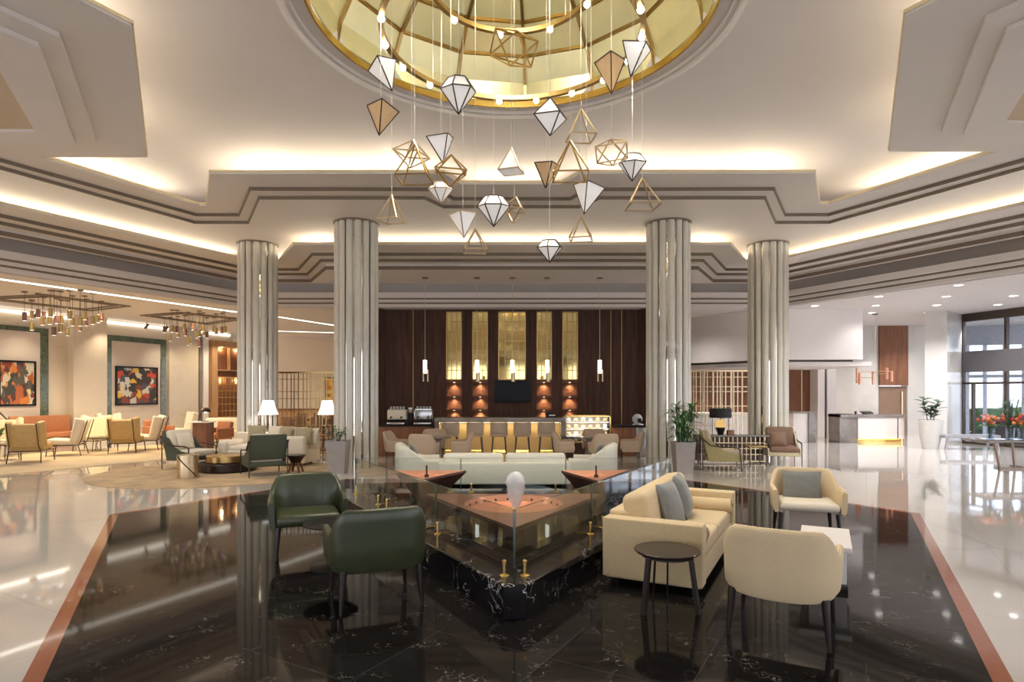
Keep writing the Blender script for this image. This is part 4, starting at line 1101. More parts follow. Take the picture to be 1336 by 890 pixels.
# pilasters
def pil(px0, px1, d, m='wall_marble'):
    bm = B(); wprism(bm, ws(px0), ws(px1), 0, ZS3, -.01, d); return struct(fin('wall_left', bm, m))
pil(88, 132, .30); pil(218, 256, .12)
bm = B(); wprism(bm, ws(259), ws(262.5), 0, ZS3, -.01, .06); struct(fin('trim_%d' % tn[0], bm, 'desk_marble')); tn[0] += 1
bm = B(); wprism(bm, ws(263), ws(270), 0, ZS3, -.01, .10); struct(fin('trim_%d' % tn[0], bm, 'wall_grey')); tn[0] += 1
def niche(label, pl, pr, top_l, inl, inr, pic, cols, seed, plabel, bottom=0.):
    s0, s1 = ws(pl), ws(pr); i0, i1 = ws(inl), ws(inr)
    zt = top_l; th = (i0-s0)
    t = thing('marble_surround', label, 'wall frame', (*wp((s0+s1)/2, 0), 0), 0, 'green marble wall surrounds')
    def ad(name, bm, m):
        o = fin(name, bm, m); o.parent = t; o.matrix_parent_inverse = Matrix.Translation(-Vector(t.location)); return o
    for a, b in ((s0,i0),(i1,s1)):
        bm = B(); wprism(bm, a, b, 0, zt, 0, .05); ad('jamb', bm, 'green_marble')
    bm = B(); wprism(bm, s0, s1, zt-th*.75, zt, 0, .052); ad('lintel', bm, 'green_marble')
    bm = B(); wprism(bm, i0, i1, 0, zt-th*.75, 0, .015); ad('infill', bm, 'wall_infill')
    a, b, z0, z1 = pic
    p = thing('painting', plabel, 'painting', (*wp((a+b)/2, .015), z0), 0, 'abstract paintings on the marble wall')
    def ad2(name, bm, m):
        o = fin(name, bm, m); o.parent = p; o.matrix_parent_inverse = Matrix.Translation(-Vector(p.location)); return o
    bm = B()
    for q in ((a,a+.06,z0,z1),(b-.06,b,z0,z1),(a,b,z0,z0+.06),(a,b,z1-.06,z1)): wprism(bm, *q, .015, .075)
    ad2('frame', bm, 'black')
    bm = B(); wprism(bm, a+.05, b-.05, z0+.05, z1-.05, .015, .055); ad2('canvas', bm, painting('abstract_canvas', cols, seed))
z2t = wz(176, 440)
C1 = [(.62,.60,.48),(.10,.045,.04),(.055,.06,.06),(.45,.13,.05),(.25,.05,.04),(.70,.55,.30),(.62,.22,.05),(.11,.10,.08),(.68,.62,.52)]
C2 = [(.05,.05,.05),(.55,.62,.62),(.60,.08,.04),(.75,.45,.07),(.035,.035,.04),(.25,.06,.04),(.09,.09,.13),(.66,.60,.52),(.05,.04,.035)]
niche('green marble surround framing the second painting, left wall', 135, 215.5, wz(176,440), 144.5, 209, (ws(149.5),ws(204.5),wz(177,528.5),wz(177,478.5)), C2, 3.1, 'dark framed abstract painting with red and yellow patches, second along left wall')
niche('green marble surround framing the leftmost painting', -20, 62, wz(40,427), -10, 52, (ws(-4),ws(45.5),wz(20,530),wz(20,470.5)), C1, 1.3, 'dark framed abstract painting with brown and orange blocks, leftmost')
# lit cove along the wall head
bm = B(); wprism(bm, -8, 9, 4.20, 4.28, .02, .08); struct(fin('trim_%d' % tn[0], bm, 'ledstrip')); tn[0] += 1
# recessed light strip in lounge ceiling
def ceil_strip(a, b, w, m='ledstrip', z=ZS3):
    global tn
    bm = B(); vbar(bm, a, b, z-.012, z+.02, w); o = struct(fin('trim_%d' % tn[0], bm, m)); tn[0] += 1
def CP(px, py, z=ZS3): return FL(px, py, z)
ceil_strip(CP(-40,358.5), CP(308,407), .16)
ceil_strip(CP(364,413.5), CP(440,425), .12)
ceil_strip(CP(364,432), CP(440,434.2), .10)
# stepped recesses with pendant clusters
def cluster(name_label, px0, px1, rec, lamps, Yc, seed):
    # recess frame: dark brown bars paint the shaded grooves of the steps
    for k, (gx, gy, dzk) in enumerate(((0,0,0),(.35,.3,.0))):
        pts = [CP(*q) for q in rec]
        cx_ = sum(p[0] for p in pts)/4; cy_ = sum(p[1] for p in pts)/4
        sc = 1-.2*k
        P4 = [(cx_+(p[0]-cx_)*sc, cy_+(p[1]-cy_)*sc) for p in pts]
        bm = B()
        for i in range(4): vbar(bm, P4[i], P4[(i+1)%4], ZS3-.03, ZS3+.01, .09)
        struct(fin('trim_%d' % tn[0], bm, 'trim' if k == 0 else 'trim')); tn[0] += 1
    rnd = random.Random(seed); proto = None
    for i, (px, py) in enumerate(lamps):
        Y = Yc+rnd.uniform(-1.1,1.1); x, z = XA(px,Y), ZA(py,Y)
        t = thing('cylinder_pendant', name_label, 'pendant lamp', (x,Y,z), 0, name_label.split(',')[0]+' cluster')
        bm = B(); lathe(bm, [(.046,-.11),(.052,-.11),(.052,.11),(.02,.12),(0,.12)], 12); fin('shade', bm, 'gold_dk' if i % 3 else 'copper_dk', t)
        bm = B(); lathe(bm, [(0,-.11),(.05,-.11),(.05,-.09),(0,-.09)], 12); fin('bulb', bm, 'lampglass', t)
        bm = B(); rod(bm, (0,0,.13), (0,0,ZS3-z), .006, n=5); fin('cord', bm, 'bronze', t)
        bm = B(); lathe(bm, [(0,ZS3-z-.03),(.07,ZS3-z-.03),(.07,ZS3-z),(0,ZS3-z)], 12); fin('canopy', bm, 'trim', t)
L1 = [(32,413),(41.5,411),(41.5,426),(50,409),(55.5,419),(65,418),(74,417),(80,417),(79,428),(70.5,432),(88,433),(94.5,420),(104,427),(105,420),(110.5,412),(112.5,420),(121,418),(128.5,416),(132.5,414),(66,408),(91,411),(57,412)]
L2 = [(214.5,430),(222,441),(224.5,429),(231,430),(232,436),(241,427),(242,434),(245.5,446),(248,444),(251,426.5),(257,437),(260,435),(260,448),(265,428),(266,434),(270,437),(279,429),(282,432),(290,431),(293.5,430)]
cluster('copper cylinder pendant of the left ceiling cluster, above the tan armchairs', 27, 135, ((-30,388),(60,384),(168,399),(118,405)), L1, 16.8, 1)
cluster('copper cylinder pendant of the right ceiling cluster, before the display cabinet', 213, 295, ((185,411),(235,407),(318,416),(272,423)), L2, 20.5, 2)
# track spotlights on wall head
for px, py in ((34,408),(179,423),(205,425.5)):
    s = ws(px); t = thing('track_spotlight', 'small dark spotlight on the lit wall head, %s' % {34:'above the leftmost painting',179:'left above the second painting',205:'right above the second painting'}[px], 'spotlight', (*wp(s,.5), ZS3), 0, 'wall spotlights')
    bm = B(); rod(bm, (0,0,-.10), (0,0,0), .012, n=6); fin('stem', bm, 'bronze', t)
    bm = B(); rod(bm, (.05,.0,-.10), (-.09,.03,-.24), .045, n=12); fin('head', bm, 'bronze', t)
# display cabinet
s0, s1 = ws(272), ws(325)
z0c, z1c = wz(290,546), wz(290,450)
t = thing('display_cabinet', 'light wood display cabinet with lit cubbies and brass lattice on left wall', 'cabinet', (*wp((s0+s1)/2,0), 0))
def adp(par, name, bm, m, *a):
    o = fin(name, bm, m, None, *a); o.parent = par; o.matrix_parent_inverse = Matrix.Translation(-Vector(par.location)); return o
bm = B()
wprism(bm, s0, s0+.28, 0, z1c, 0, .22); wprism(bm, s1-.2, s1, 0, z1c, 0, .22); wprism(bm, s0, s1, z1c-.12, z1c+.15, 0, .22)
adp(t, 'frame', bm, 'tan_wood')
bm = B(); wprism(bm, s0+.28, s1-.2, z0c, z1c, 0, .04); adp(t, 'back_panel', bm, 'brown_wood')
bm = B(); wprism(bm, s0+.28, s1-.2, 0, z0c, 0, .40); adp(t, 'base', bm, 'brown_wood')
zs_ = [wz(290,v) for v in (545,493,484)]
for z in zs_:
    bm = B(); wprism(bm, s0+.28, s1-.2, z, z+.05, .04, .20); adp(t, 'shelf', bm, 'tan_wood')
for sx in (.42,.72):
    bm = B(); s = s0+(s1-s0)*sx; wprism(bm, s, s+.05, zs_[2], z1c, .04, .20); adp(t, 'divider', bm, 'tan_wood')
bm = B()
for k in range(9): s = s0+.3+(s1-s0-.55)*k/8; wprism(bm, s, s+.03, zs_[0], zs_[1], .17, .20)
for k in range(1,6): z = zs_[0]+(zs_[1]-zs_[0])*k/6; wprism(bm, s0+.28, s1-.2, z, z+.025, .175, .195)
adp(t, 'lattice', bm, 'gold')
for k in range(3):
    p = wp(s0+.6+k*.9, .12); point('cabinet_lamp', (p[0],p[1],z1c-.2), 6, (1,.78,.42), .03)
    p = wp(s0+.6+k*.9, .12); point('cabinet_lamp', (p[0],p[1],zs_[1]-.12), 6, (1,.78,.42), .03)

# far walls
bm = B(); box(bm, (-9,30.2,ZS3/2), (14,.4,ZS3)); struct(fin('wall_back', bm, 'wall_paint'))
t = thing('painting', 'orange and yellow painting behind the brass lattice screen', 'painting', (XA(424,28),28,0)) 
z0, z1 = ZA(527,28), ZA(491,28)
t.location.z = z0; t.location.y = 29.98
bm = B(); box(bm, (0,-.03,(z1-z0)/2), (1.15,.06,z1-z0)); fin('frame', bm, 'black', t)
bm = B(); box(bm, (0,-.065,(z1-z0)/2), (1.05,.02,z1-z0-.1)); fin('canvas', bm, painting('orange_canvas', [(.60,.20,.04),(.80,.52,.10),(.45,.10,.05),(.72,.38,.08),(.12,.06,.06),(.65,.5,.3)], 5.2), t)
# ------------------------------------------------------------------ lattice screens
def screen(name_label, x0, x1, Y, ztop, zbot, nv, rows, seed, m):
    t = thing('lattice_screen', name_label, 'screen', ((x0+x1)/2, Y, 0), 0, 'brass lattice room dividers')
    w = x1-x0; rnd = random.Random(seed)
    bm = B()
    for x in (-w/2, w/2): box(bm, (x,0,(ztop)/2), (.05,.06,ztop))
    box(bm, (0,0,ztop-.025), (w,.06,.05)); box(bm, (0,0,.03), (w,.06,.06)); fin('frame', bm, m, t)
    bm = B()
    for k in range(nv):
        x = -w/2+w*(k+.5+rnd.uniform(-.28,.28))/nv; zb_ = .05; box(bm, (x,rnd.choice((-.012,.012)),(ztop+zb_)/2), (.022,.022,ztop-zb_-.03))
    fin('vertical_bars', bm, m, t)
    bm = B()
    for z in rows: box(bm, (0,0,z), (w,.018,.022))
    fin('cross_bars', bm, m, t)
    return t
screen('brass lattice screen between the two left columns', XA(361,17.3), XA(440,17.3), 17.3, ZA(485,17.3), 0, 15, (2.1,1.75,1.55,1.2,.8,.45), 3, 'gold_dk')
screen('brass lattice screen between the two right columns', XA(899,19.), XA(978,19.), 19., ZA(483,19.), 0, 14, (2.2,1.9,1.75,1.3,1.0,.7,.35), 5, 'champagne')
# dining area glimpsed behind the left screen
def simple_chair(label, loc, f, m, grp, src={}):
    key = grp
    if key in src: return dup(src[key], (*loc,.003), face_rot(f), label)
    t = thing('dining_chair', label, 'chair', (*loc,.003), face_rot(f), grp)
    bm = B(); box(bm, (0,0,.45), (.45,.45,.07), .02); fin('seat', bm, m, t)
    bm = B(); box(bm, (0,-.21,.70), (.44,.05,.42), .02, rot=rx(math.radians(8))); fin('backrest', bm, m, t)
    for sx in (-1,1):
        for sy in (-1,1):
            bm = B(); rod(bm, (sx*.2,sy*.2,0), (sx*.18,sy*.18,.42), .016,.02); fin('leg', bm, 'espresso', t)
    src[key] = t; return t
pos = [(380,20.5),(398,21.),(418,20.6),(390,23.5),(412,23.8),(432,23.2)]
wrd = ['nearest left','nearest middle','nearest right','rear left','rear middle','rear right']
for (px, Y), w_ in zip(pos, wrd):
    simple_chair('brown dining chair behind the left lattice screen, %s' % w_, (XA(px,Y),Y), (.3,1) if Y < 22 else (-.2,-1), 'brownlea', 'dining chairs behind the left screen')
for px, Y, w_ in ((390,22.1,'left'),(422,22.3,'right')):
    t = thing('dining_table', 'wooden dining table behind the left lattice screen, %s one' % w_, 'table', (XA(px,Y),Y,.003), 0, 'dining tables behind the left screen')
    bm = B(); box(bm, (0,0,.73), (.8,.9,.05), .01); fin('tabletop', bm, 'brown_wood', t)
    bm = B(); rod(bm, (0,0,.02), (0,0,.71), .05); fin('pedestal', bm, 'espresso', t)
    bm = B(); lathe(bm, [(0,0),(.28,0),(.28,.025),(0,.03)], 20); fin('base', bm, 'espresso', t)
t = thing('sideboard', 'long wooden sideboard along the far wall behind the left screen', 'sideboard', (XA(395,27),27,0))
bm = B(); box(bm, (0,0,.475), (3.6,.5,.95), .01); fin('body', bm, 'tan_wood', t)
bm = B(); box(bm, (0,0,.97), (3.7,.55,.05)); fin('top', bm, 'brown_wood', t)
for k in range(4):
    bm = B(); box(bm, (-1.35+.9*k,-.255,.5), (.84,.02,.78)); d = fin('door', bm, 'tan_wood', t)
    bm = B(); box(bm, (-1.35+.9*k+.3,-.275,.6), (.02,.02,.2)); fin('handle', bm, 'gold_dk', d)

# ------------------------------------------------------------------ lounge rugs
bm = B()
PT = [Vector((-10.75,12.75)), Vector((-8.75,16.0))]; dd = (PT[1]-PT[0]).normalized(); dn = Vector((-dd.y,dd.x))
a = PT[0]-dd*5; b = PT[1]+dd*4.2
prism(bm, [a, b, b+dn*4.6, a+dn*4.6], 0, .012); o = fin('rug', bm, 'rug2'); tag(o, 'large pale beige rug under the tan lounge armchairs at left', 'rug')
bm = B(); lathe(bm, [(0,0),(1,0),(1,.010),(.985,.014),(0,.014)], 72, (0,0,0), 2.4, 2.3); o = fin('rug', bm, 'rug'); o.location = (-6.42,13.3,0); tag(o, 'round mottled beige rug under the green armchairs by the left column', 'rug')

# ------------------------------------------------------------------ wing lounge chairs
def wing_chair(label, loc, f, fab, grp, src={}):
    if fab in src: return dup(src[fab], (*loc,.012), face_rot(f), label)
    t = thing('lounge_armchair', label, 'armchair', (*loc,.012), face_rot(f), grp)
    A = math.radians(14)
    bm = B(); box(bm, (0,.05,.37), (.66,.66,.15), .05, 4, rot=rx(math.radians(4))); fin('seat', bm, fab, t)
    bm = B(); box(bm, (0,-.36,.66), (.60,.13,.60), .05, 4, rot=rx(A)); fin('backrest', bm, fab, t)
    for s in (-1,1):
        bm = B(); v = box(bm, (0,0,0), (.14,.24,.60), .05, 4)
        for x in bm.verts:
            if x.co.z < -.1: x.co.y *= .75
            if x.co.z > .1: x.co.z += .05
        bmesh.ops.transform(bm, matrix=Matrix.Translation((s*.325,-.31,.67)) @ rx(A) @ rzm(s*-.35), verts=bm.verts); fin('wing', bm, fab, t)
        bm = B(); tube(bm, [(s*.30,-.56,.97),(s*.30,-.415,.42),(s*.33,-.36,.28)], .013, 8); tube(bm, [(s*.33,-.36,.285),(s*.35,.36,.285)], .013, 8); fin('frame_rail', bm, 'bronze', t)
        bm = B(); rod(bm, (s*.36,.37,0), (s*.34,.33,.29), .012,.015,8); fin('leg', bm, 'bronze', t)
        bm = B(); rod(bm, (s*.35,-.42,0), (s*.33,-.35,.29), .012,.015,8); fin('leg', bm, 'bronze', t)
    bm = B(); rod(bm, (-.33,-.36,.28), (.33,-.36,.28), .012, n=8); rod(bm, (-.35,.35,.28), (.35,.35,.28), .012, n=8); fin('cross_rail', bm, 'bronze', t)
    src[fab] = t; return t
GT, GI = 'tan wing lounge armchairs', 'ivory wing lounge armchairs'
wing_chair('tan wing armchair with its back to us, nearest at far left', (XA(41,15.2),15.2), (-.30,.95), 'tan', GT)
wing_chair('tan wing armchair with its back to us, under the second painting', (XA(166,17.6),17.6), (-.25,.97), 'tan', GT)
wing_chair('ivory wing armchair with pillow, turned left, beside the nearest tan armchair', (XA(87,16.8),16.8), (-.93,-.35), 'ivory', GI)
wing_chair('ivory wing armchair facing us, below the marble pilaster', (XA(120,18.3),18.3), (.25,-.97), 'palefab', 'pale yellow wing lounge armchairs')
wing_chair('pale yellow wing armchair cut off by the left picture edge', (XA(4,16.6),16.6), (.55,-.8), 'palefab', 'pale yellow wing lounge armchairs')
wing_chair('ivory wing armchair turned left, right of the tan one under the painting', (XA(190,18.4),18.4), (-.95,-.3), 'ivory', GI)
wing_chair('ivory wing armchair at the back, turned right, below the second painting', (XA(152,20.2),20.2), (.9,-.3), 'ivory', GI)
wing_chair('ivory wing armchair farthest back, left of the table with dome lamp', (XA(236,21.6),21.6), (-.75,-.65), 'ivory', GI)
place_pillow('pale pillow in the ivory armchair beside the nearest tan armchair', .42,.36,.12, Matrix.Translation((XA(87,16.8),16.8,.012)) @ rzm(face_rot((-.93,-.35))) @ Matrix.Translation((0,-.20,.62)) @ rx(math.radians(90+16)), 'wall_grey')
def low_table(label, loc):
    t = thing('low_table', label, 'table', (*loc,.012), 0, 'low dark side tables in the lounge')
    bm = B(); lathe(bm, [(0,.38),(.3,.38),(.3,.40),(0,.40)], 28); fin('tabletop', bm, 'bronze', t)
    for k in range(3):
        a = 2*PI*k/3+.4; bm = B(); rod(bm, (.24*math.cos(a),.24*math.sin(a),0), (.2*math.cos(a),.2*math.sin(a),.385), .011, n=8); fin('leg', bm, 'bronze', t)
low_table('low dark side table between the pale and the tan lounge armchairs', (XA(129,17.9),17.9))
low_table('low dark side table left of the nearest tan armchair', (XA(10,15.6),15.6))
# orange banquette
p0 = wp(ws(5),.45); p1 = wp(ws(84),.45); c = ((p0[0]+p1[0])/2,(p0[1]+p1[1])/2); L_ = math.dist(p0,p1)
t = thing('banquette', 'long orange upholstered banquette along the left marble wall', 'bench', (*c,0), wrot)
bm = B(); box(bm, (0,-.02,.36), (L_,.6,.16), .03); fin('seat', bm, 'orange', t)
bm = B(); box(bm, (0,.22,.62), (L_,.14,.72), .03); fin('backrest', bm, 'orange', t)
bm = B(); box(bm, (0,0,.14), (L_-.1,.5,.28)); fin('plinth', bm, 'brown_wood', t)
# orange armchairs + white sofa by cabinet
def orange_chair(label, loc, f, src=[None]):
    if src[0]: return dup(src[0], (*loc,.0), face_rot(f), label)
    t = thing('orange_armchair', label, 'armchair', (*loc,0), face_rot(f), 'orange lounge armchairs')
    bm = B(); box(bm, (0,.03,.36), (.6,.62,.18), .05); fin('seat', bm, 'orange', t)
    bm = B(); box(bm, (0,-.27,.60), (.6,.14,.42), .05, rot=rx(.2)); fin('backrest', bm, 'orange', t)
    for s in (-1,1):
        bm = B(); box(bm, (s*.33,0,.46), (.09,.62,.3), .03); fin('armrest', bm, 'orange', t)
        for y in (-.26,.28):
            bm = B(); rod(bm, (s*.3,y,0), (s*.28,y,.3), .013,.018); fin('leg', bm, 'espresso', t)
    src[0] = t; return t
orange_chair('orange armchair behind the tan chair, below the second painting', (XA(207,20.4),20.4), (.95,-.3))
orange_chair('orange armchair below the display cabinet', (XA(284,19.2),19.2), (-.4,-.9))
t = thing('sofa', 'white sofa behind the orange armchair below the display cabinet', 'sofa', (XA(300,20.9),20.9,0), face_rot((.2,-1)))
bm = B(); box(bm, (0,0,.25), (1.7,.85,.36), .05); fin('base', bm, 'ivory', t)
bm = B(); box(bm, (0,-.34,.62), (1.7,.2,.46), .07); fin('backrest', bm, 'ivory', t)
for s in (-1,1):
    bm = B(); box(bm, (s*.78,0,.46), (.18,.85,.3), .06); fin('armrest', bm, 'ivory', t)
    bm = B(); rod(bm, (s*.7,.3,0), (s*.7,.3,.08), .03); fin('foot', bm, 'black', t)
# pedestal table with dome lamp
Yt = 17.9
t = thing('pedestal_table', 'dark wood pedestal table with pale top, left of the cabinet', 'table', (XA(263,Yt),Yt,0))
bm = B(); box(bm, (.05,0,.42), (.42,.42,.84), .01); fin('base', bm, 'brown_wood', t)
bm = B(); box(bm, (0,0,.86), (.62,.5,.03), .006); fin('tabletop', bm, 'wall_grey', t)
t = thing('table_lamp', 'small dome table lamp glowing on the pedestal table', 'lamp', (XA(268,Yt),Yt,.875))
bm = B(); lathe(bm, [(0,0),(.10,0),(.10,.015),(0,.02)], 20); fin('base', bm, 'bronze', t)
bm = B(); tube(bm, [(-.11,0,.01),(-.13,0,.2),(-.10,0,.33),(0,0,.38)], .012); fin('arm', bm, 'bronze', t)
bm = B(); lathe(bm, [(.15,.28),(.13,.35),(.07,.40),(0,.415),(0,.40),(.06,.385),(.12,.335),(.14,.28),(.15,.28)], 24); fin('shade', bm, 'bronze', t)
bm = B(); bmesh.ops.create_uvsphere(bm, u_segments=12, v_segments=8, radius=.05, matrix=Matrix.Translation((0,0,.31))); fin('bulb', bm, 'bulb', t)

# ------------------------------------------------------------------ near-left group on the round rug
def frame_chair(label, loc, f, shell, cush, metal, grp, w=.74, src={}):
    key = (shell, cush)
    if key in src: return dup(src[key], (*loc,src[key].location.z), face_rot(f), label)
    t = thing('frame_armchair', label, 'armchair', (*loc,.014), face_rot(f), grp)
    A = math.radians(15); h = w/2
    bm = B(); box(bm, (0,-.40,.60), (w-.02,.06,.54), .025, rot=rx(A)); fin('back_shell', bm, shell, t)
    for s in (-1,1):
        bm = B()
        pr = [(-.45,.74),(-.30,.70),(-.12,.50),(.10,.40),(.38,.36),(.38,.20),(-.33,.20)]
        vs = [[bm.verts.new((s*(h-o),y,z)) for y,z in pr] for o in (0,.035)]
        bm.faces.new(vs[0]); bm.faces.new(vs[1][::-1])
        for i in range(7): j = (i+1)%7; bm.faces.new((vs[0][i],vs[0][j],vs[1][j],vs[1][i]))
        fin('side_panel', bm, shell, t, 30)
        bm = B(); tube(bm, [(s*(h+.015),-.50,.74),(s*(h+.02),-.30,.56),(s*(h+.02),-.05,.53),(s*(h+.02),.24,.52),(s*(h+.02),.31,.49)], .016, 8); fin('arm', bm, metal, t)
        bm = B(); rod(bm, (s*(h+.02),.36,0), (s*(h+.02),.31,.50), .011,.015,8); fin('leg', bm, metal, t)
        bm = B(); rod(bm, (s*(h+.0),-.46,0), (s*(h+.01),-.46,.74), .011,.014,8); fin('leg', bm, metal, t)
    bm = B(); box(bm, (0,0,.25), (w-.06,.74,.10), .02); fin('base', bm, shell, t)
    bm = B(); box(bm, (0,.03,.36), (w-.1,.72,.14), .045, 4); fin('seat_cushion', bm, cush, t)
    bm = B(); box(bm, (0,-.315,.62), (w-.1,.13,.50), .045, 4, rot=rx(A)); fin('back_cushion', bm, cush, t)
    src[key] = t; return t
GF = 'green backed armchairs with cream cushions'
frame_chair('green framed armchair with cream cushion, turned right, left on the round rug', (XA(250,13.9),13.9), (.90,-.30), 'greenfab', 'ivory', 'bronze', GF)
frame_chair('green framed armchair seen from behind, right on the round rug', (XA(344,12.85),12.85), (-.55,.83), 'greenfab', 'ivory', 'bronze', GF)
place_pillow('cream pillow in the left green framed armchair', .42,.36,.12, Matrix.Translation((XA(250,13.9),13.9,.014)) @ rzm(face_rot((.90,-.30))) @ Matrix.Translation((0,-.20,.62)) @ rx(math.radians(90+18)), 'ivory')
t = thing('stump_table', 'brass cylinder side table with diagonal groove on the round rug', 'side table', (XA(245,12.4),12.4,.014))
bm = B(); lathe(bm, [(0,0),(.20,0),(.20,.45),(.19,.46),(0,.46)], 40); fin('drum', bm, 'champagne', t, 30)
bm = B(); tube(bm, [(.201*math.cos(a),.201*math.sin(a),.46-(a+PI*.70)*.22) for a in [(-PI*.70+PI*.62*i/14) for i in range(15)]], .012, 6); fin('groove', bm, 'bronze', t)
t = thing('coffee_table', 'low round dark coffee table with brass drum on top, round rug', 'coffee table', (XA(297,13.5),13.5,.014))
bm = B(); lathe(bm, [(0,0),(.56,0),(.60,.03),(.60,.16),(.58,.19),(0,.19)], 48); fin('base', bm, 'espresso', t, 30)
bm = B(); lathe(bm, [(0,.19),(.42,.19),(.44,.21),(.44,.33),(.43,.345),(0,.345)], 48); fin('drum', bm, 'gold_dk', t, 30)
# cream curved sofa with cushions
Ys = 14.75
t = thing('sofa', 'cream sofa with striped cushions in front of the far left column', 'sofa', (XA(352,Ys),Ys,.0), face_rot((-.12,-1)))
w = 2.15
bm = B(); box(bm, (0,0,.22), (w,.9,.30), .05, 4); fin('base', bm, 'ivory', t)
bm = B(); box(bm, (0,.02,.40), (w-.4,.8,.14), .05, 4); fin('seat_cushion', bm, 'ivory', t)
bm = B(); box(bm, (0,-.38,.50), (w,.16,.50), .06, 4); fin('backrest', bm, 'ivory', t)
bm = B(); box(bm, (w/2-.14,.02,.36), (.26,.92,.46), .08, 4); fin('armrest', bm, 'ivory', t)
bm = B(); box(bm, (-w/2+.36,.36,.42), (.74,.18,.58), .07, 4); fin('end_panel', bm, 'ivory', t)
for k,(sx,sy) in enumerate(((-.9,-.3),(.9,-.3),(-.9,.35),(.9,.35))):
    bm = B(); rod(bm, (sx,sy,0), (sx,sy,.08), .03); fin('foot', bm, 'black', t)
for px, Y_, z_, m, lab in ((335,14.75,.74,'stripe','first from the left'),(358,14.8,.72,'ivory','second from the left'),(372,14.7,.72,'stripe','third from the left'),(388,14.75,.70,'ivory','fourth from the left'),(396,14.55,.70,'stripe','fifth from the left'),(406,14.7,.68,'ivory','first from the right')):
    place_pillow('%s cushion on the cream sofa, %s' % ('olive striped' if m == 'stripe' else 'cream', lab), .42,.42,.14, Matrix.Translation((XA(px,Y_),Y_,z_)) @ rzm(face_rot((-.12,-1))+ (px%7-3)*.12) @ rx(math.radians(90+14)), m, group='cushions on the cream sofa')
t = thing('stool', 'small hourglass wooden stool right of the green armchair', 'stool', (XA(386,13.2),13.2,.0))
bm = B(); lathe(bm, [(0,.36),(.20,.36),(.205,.375),(.20,.39),(0,.39)], 24); lathe(bm, [(.19,.36),(.10,.22),(0,.22)], 24); fin('seat', bm, 'espresso', t, 30)
for k in range(4):
    a = PI/4+k*PI/2; bm = B(); bar(bm, (.08*math.cos(a),.08*math.sin(a),.24), (.17*math.cos(a),.17*math.sin(a),0), .045, .03); fin('leg', bm, 'brown_wood', t)
# floor lamps with pleated shades
def floor_lamp(label, px, Y):
    t = thing('floor_lamp', label, 'lamp', (XA(px,Y),Y,0), 0, 'pleated floor lamps')
    z0, z1 = ZA(541,Y), ZA(522.5,Y)
    bm = B(); n = 40
    def rg(r, z, amp): return [bm.verts.new(((r+amp*(k%2))*math.cos(2*PI*k/n), (r+amp*(k%2))*math.sin(2*PI*k/n), z)) for k in range(n)]
    a, b, c_ = rg(.235, z0, .014), rg(.17, z0+(z1-z0)*.45, .011), rg(.125, z1, .008)
    for p, q in ((a,b),(b,c_)):
        for k in range(n): bm.faces.new((p[k],p[(k+1)%n],q[(k+1)%n],q[k]))
    fin('lamp_shade', bm, 'shade', t, 20)
    bm = B(); bmesh.ops.create_uvsphere(bm, u_segments=12, v_segments=8, radius=.06, matrix=Matrix.Translation((0,0,z0+.12))); fin('bulb', bm, 'bulb', t)
    bm = B(); rod(bm, (0,0,.78), (0,0,z1-.05), .014, n=8); rod(bm, (-.14,0,.86), (.14,0,.86), .014, n=8); fin('stem', bm, 'bronze', t)
    bm = B()
    for sx in (-1,1):
        for sy in (-1,1): rod(bm, (sx*.17,sy*.17,.0), (sx*.17,sy*.17,z0-.02), .011, n=6)
    fin('frame', bm, 'bronze', t)
    bm = B(); box(bm, (0,0,.62), (.36,.36,.03)); box(bm, (0,0,.25), (.36,.36,.03)); fin('shelf', bm, 'brown_wood', t)
    bm = B(); lathe(bm, [(0,.635),(.08,.635),(.10,.66),(.03,.78),(0,.78)], 16); fin('stem_base', bm, 'bronze', t)
    for a_ in range(4):
        pass
    point('floor_lamp_bulb', (XA(px,Y),Y,z0+.05), 16, (1.,.9,.85), .06)
floor_lamp('pleated white floor lamp in front of the far left column', 350, 15.35)
floor_lamp('pleated white floor lamp beside the left lattice screen', 427, 15.9)
# leaf plant cut off at the left edge with arched lamp
t = thing('potted_plant', 'green leaf plant cut off by the left picture edge', 'plant', (XA(-6,16.0),16.0,.012))
bm = B(); lathe(bm, [(0,0),(.14,0),(.18,.45),(.15,.45),(.14,.40),(0,.40)], 24); fin('planter', bm, 'planterw', t)
bm = B(); rnd = random.Random(2)
for k in range(9):
    a = rnd.uniform(0,2*PI); blade(bm, (0,0,.4), (math.cos(a)*.5,math.sin(a)*.5,1.), rnd.uniform(.45,.75), .14, .35, 6)
fin('leaves', bm, 'leaf', t)
t = thing('arched_lamp', 'dark arched floor lamp at far left in front of the banquette', 'lamp', (XA(-2,17.2),17.2,0))
bm = B(); tube(bm, [(-.6,0,.02),(-.62,0,1.0),(-.35,0,1.25),(0,0,1.2),(.25,0,.95),(.30,0,.62)], .02); fin('arc', bm, 'bronze', t)
bm = B(); lathe(bm, [(0,0),(.2,0),(.2,.03),(0,.04)], 20, (-.6,0,0)); fin('base', bm, 'bronze', t)
bm = B(); lathe(bm, [(.10,.50),(.08,.60),(.02,.64),(0,.64)], 16, (.30,0,0)); fin('shade', bm, 'bronze', t)

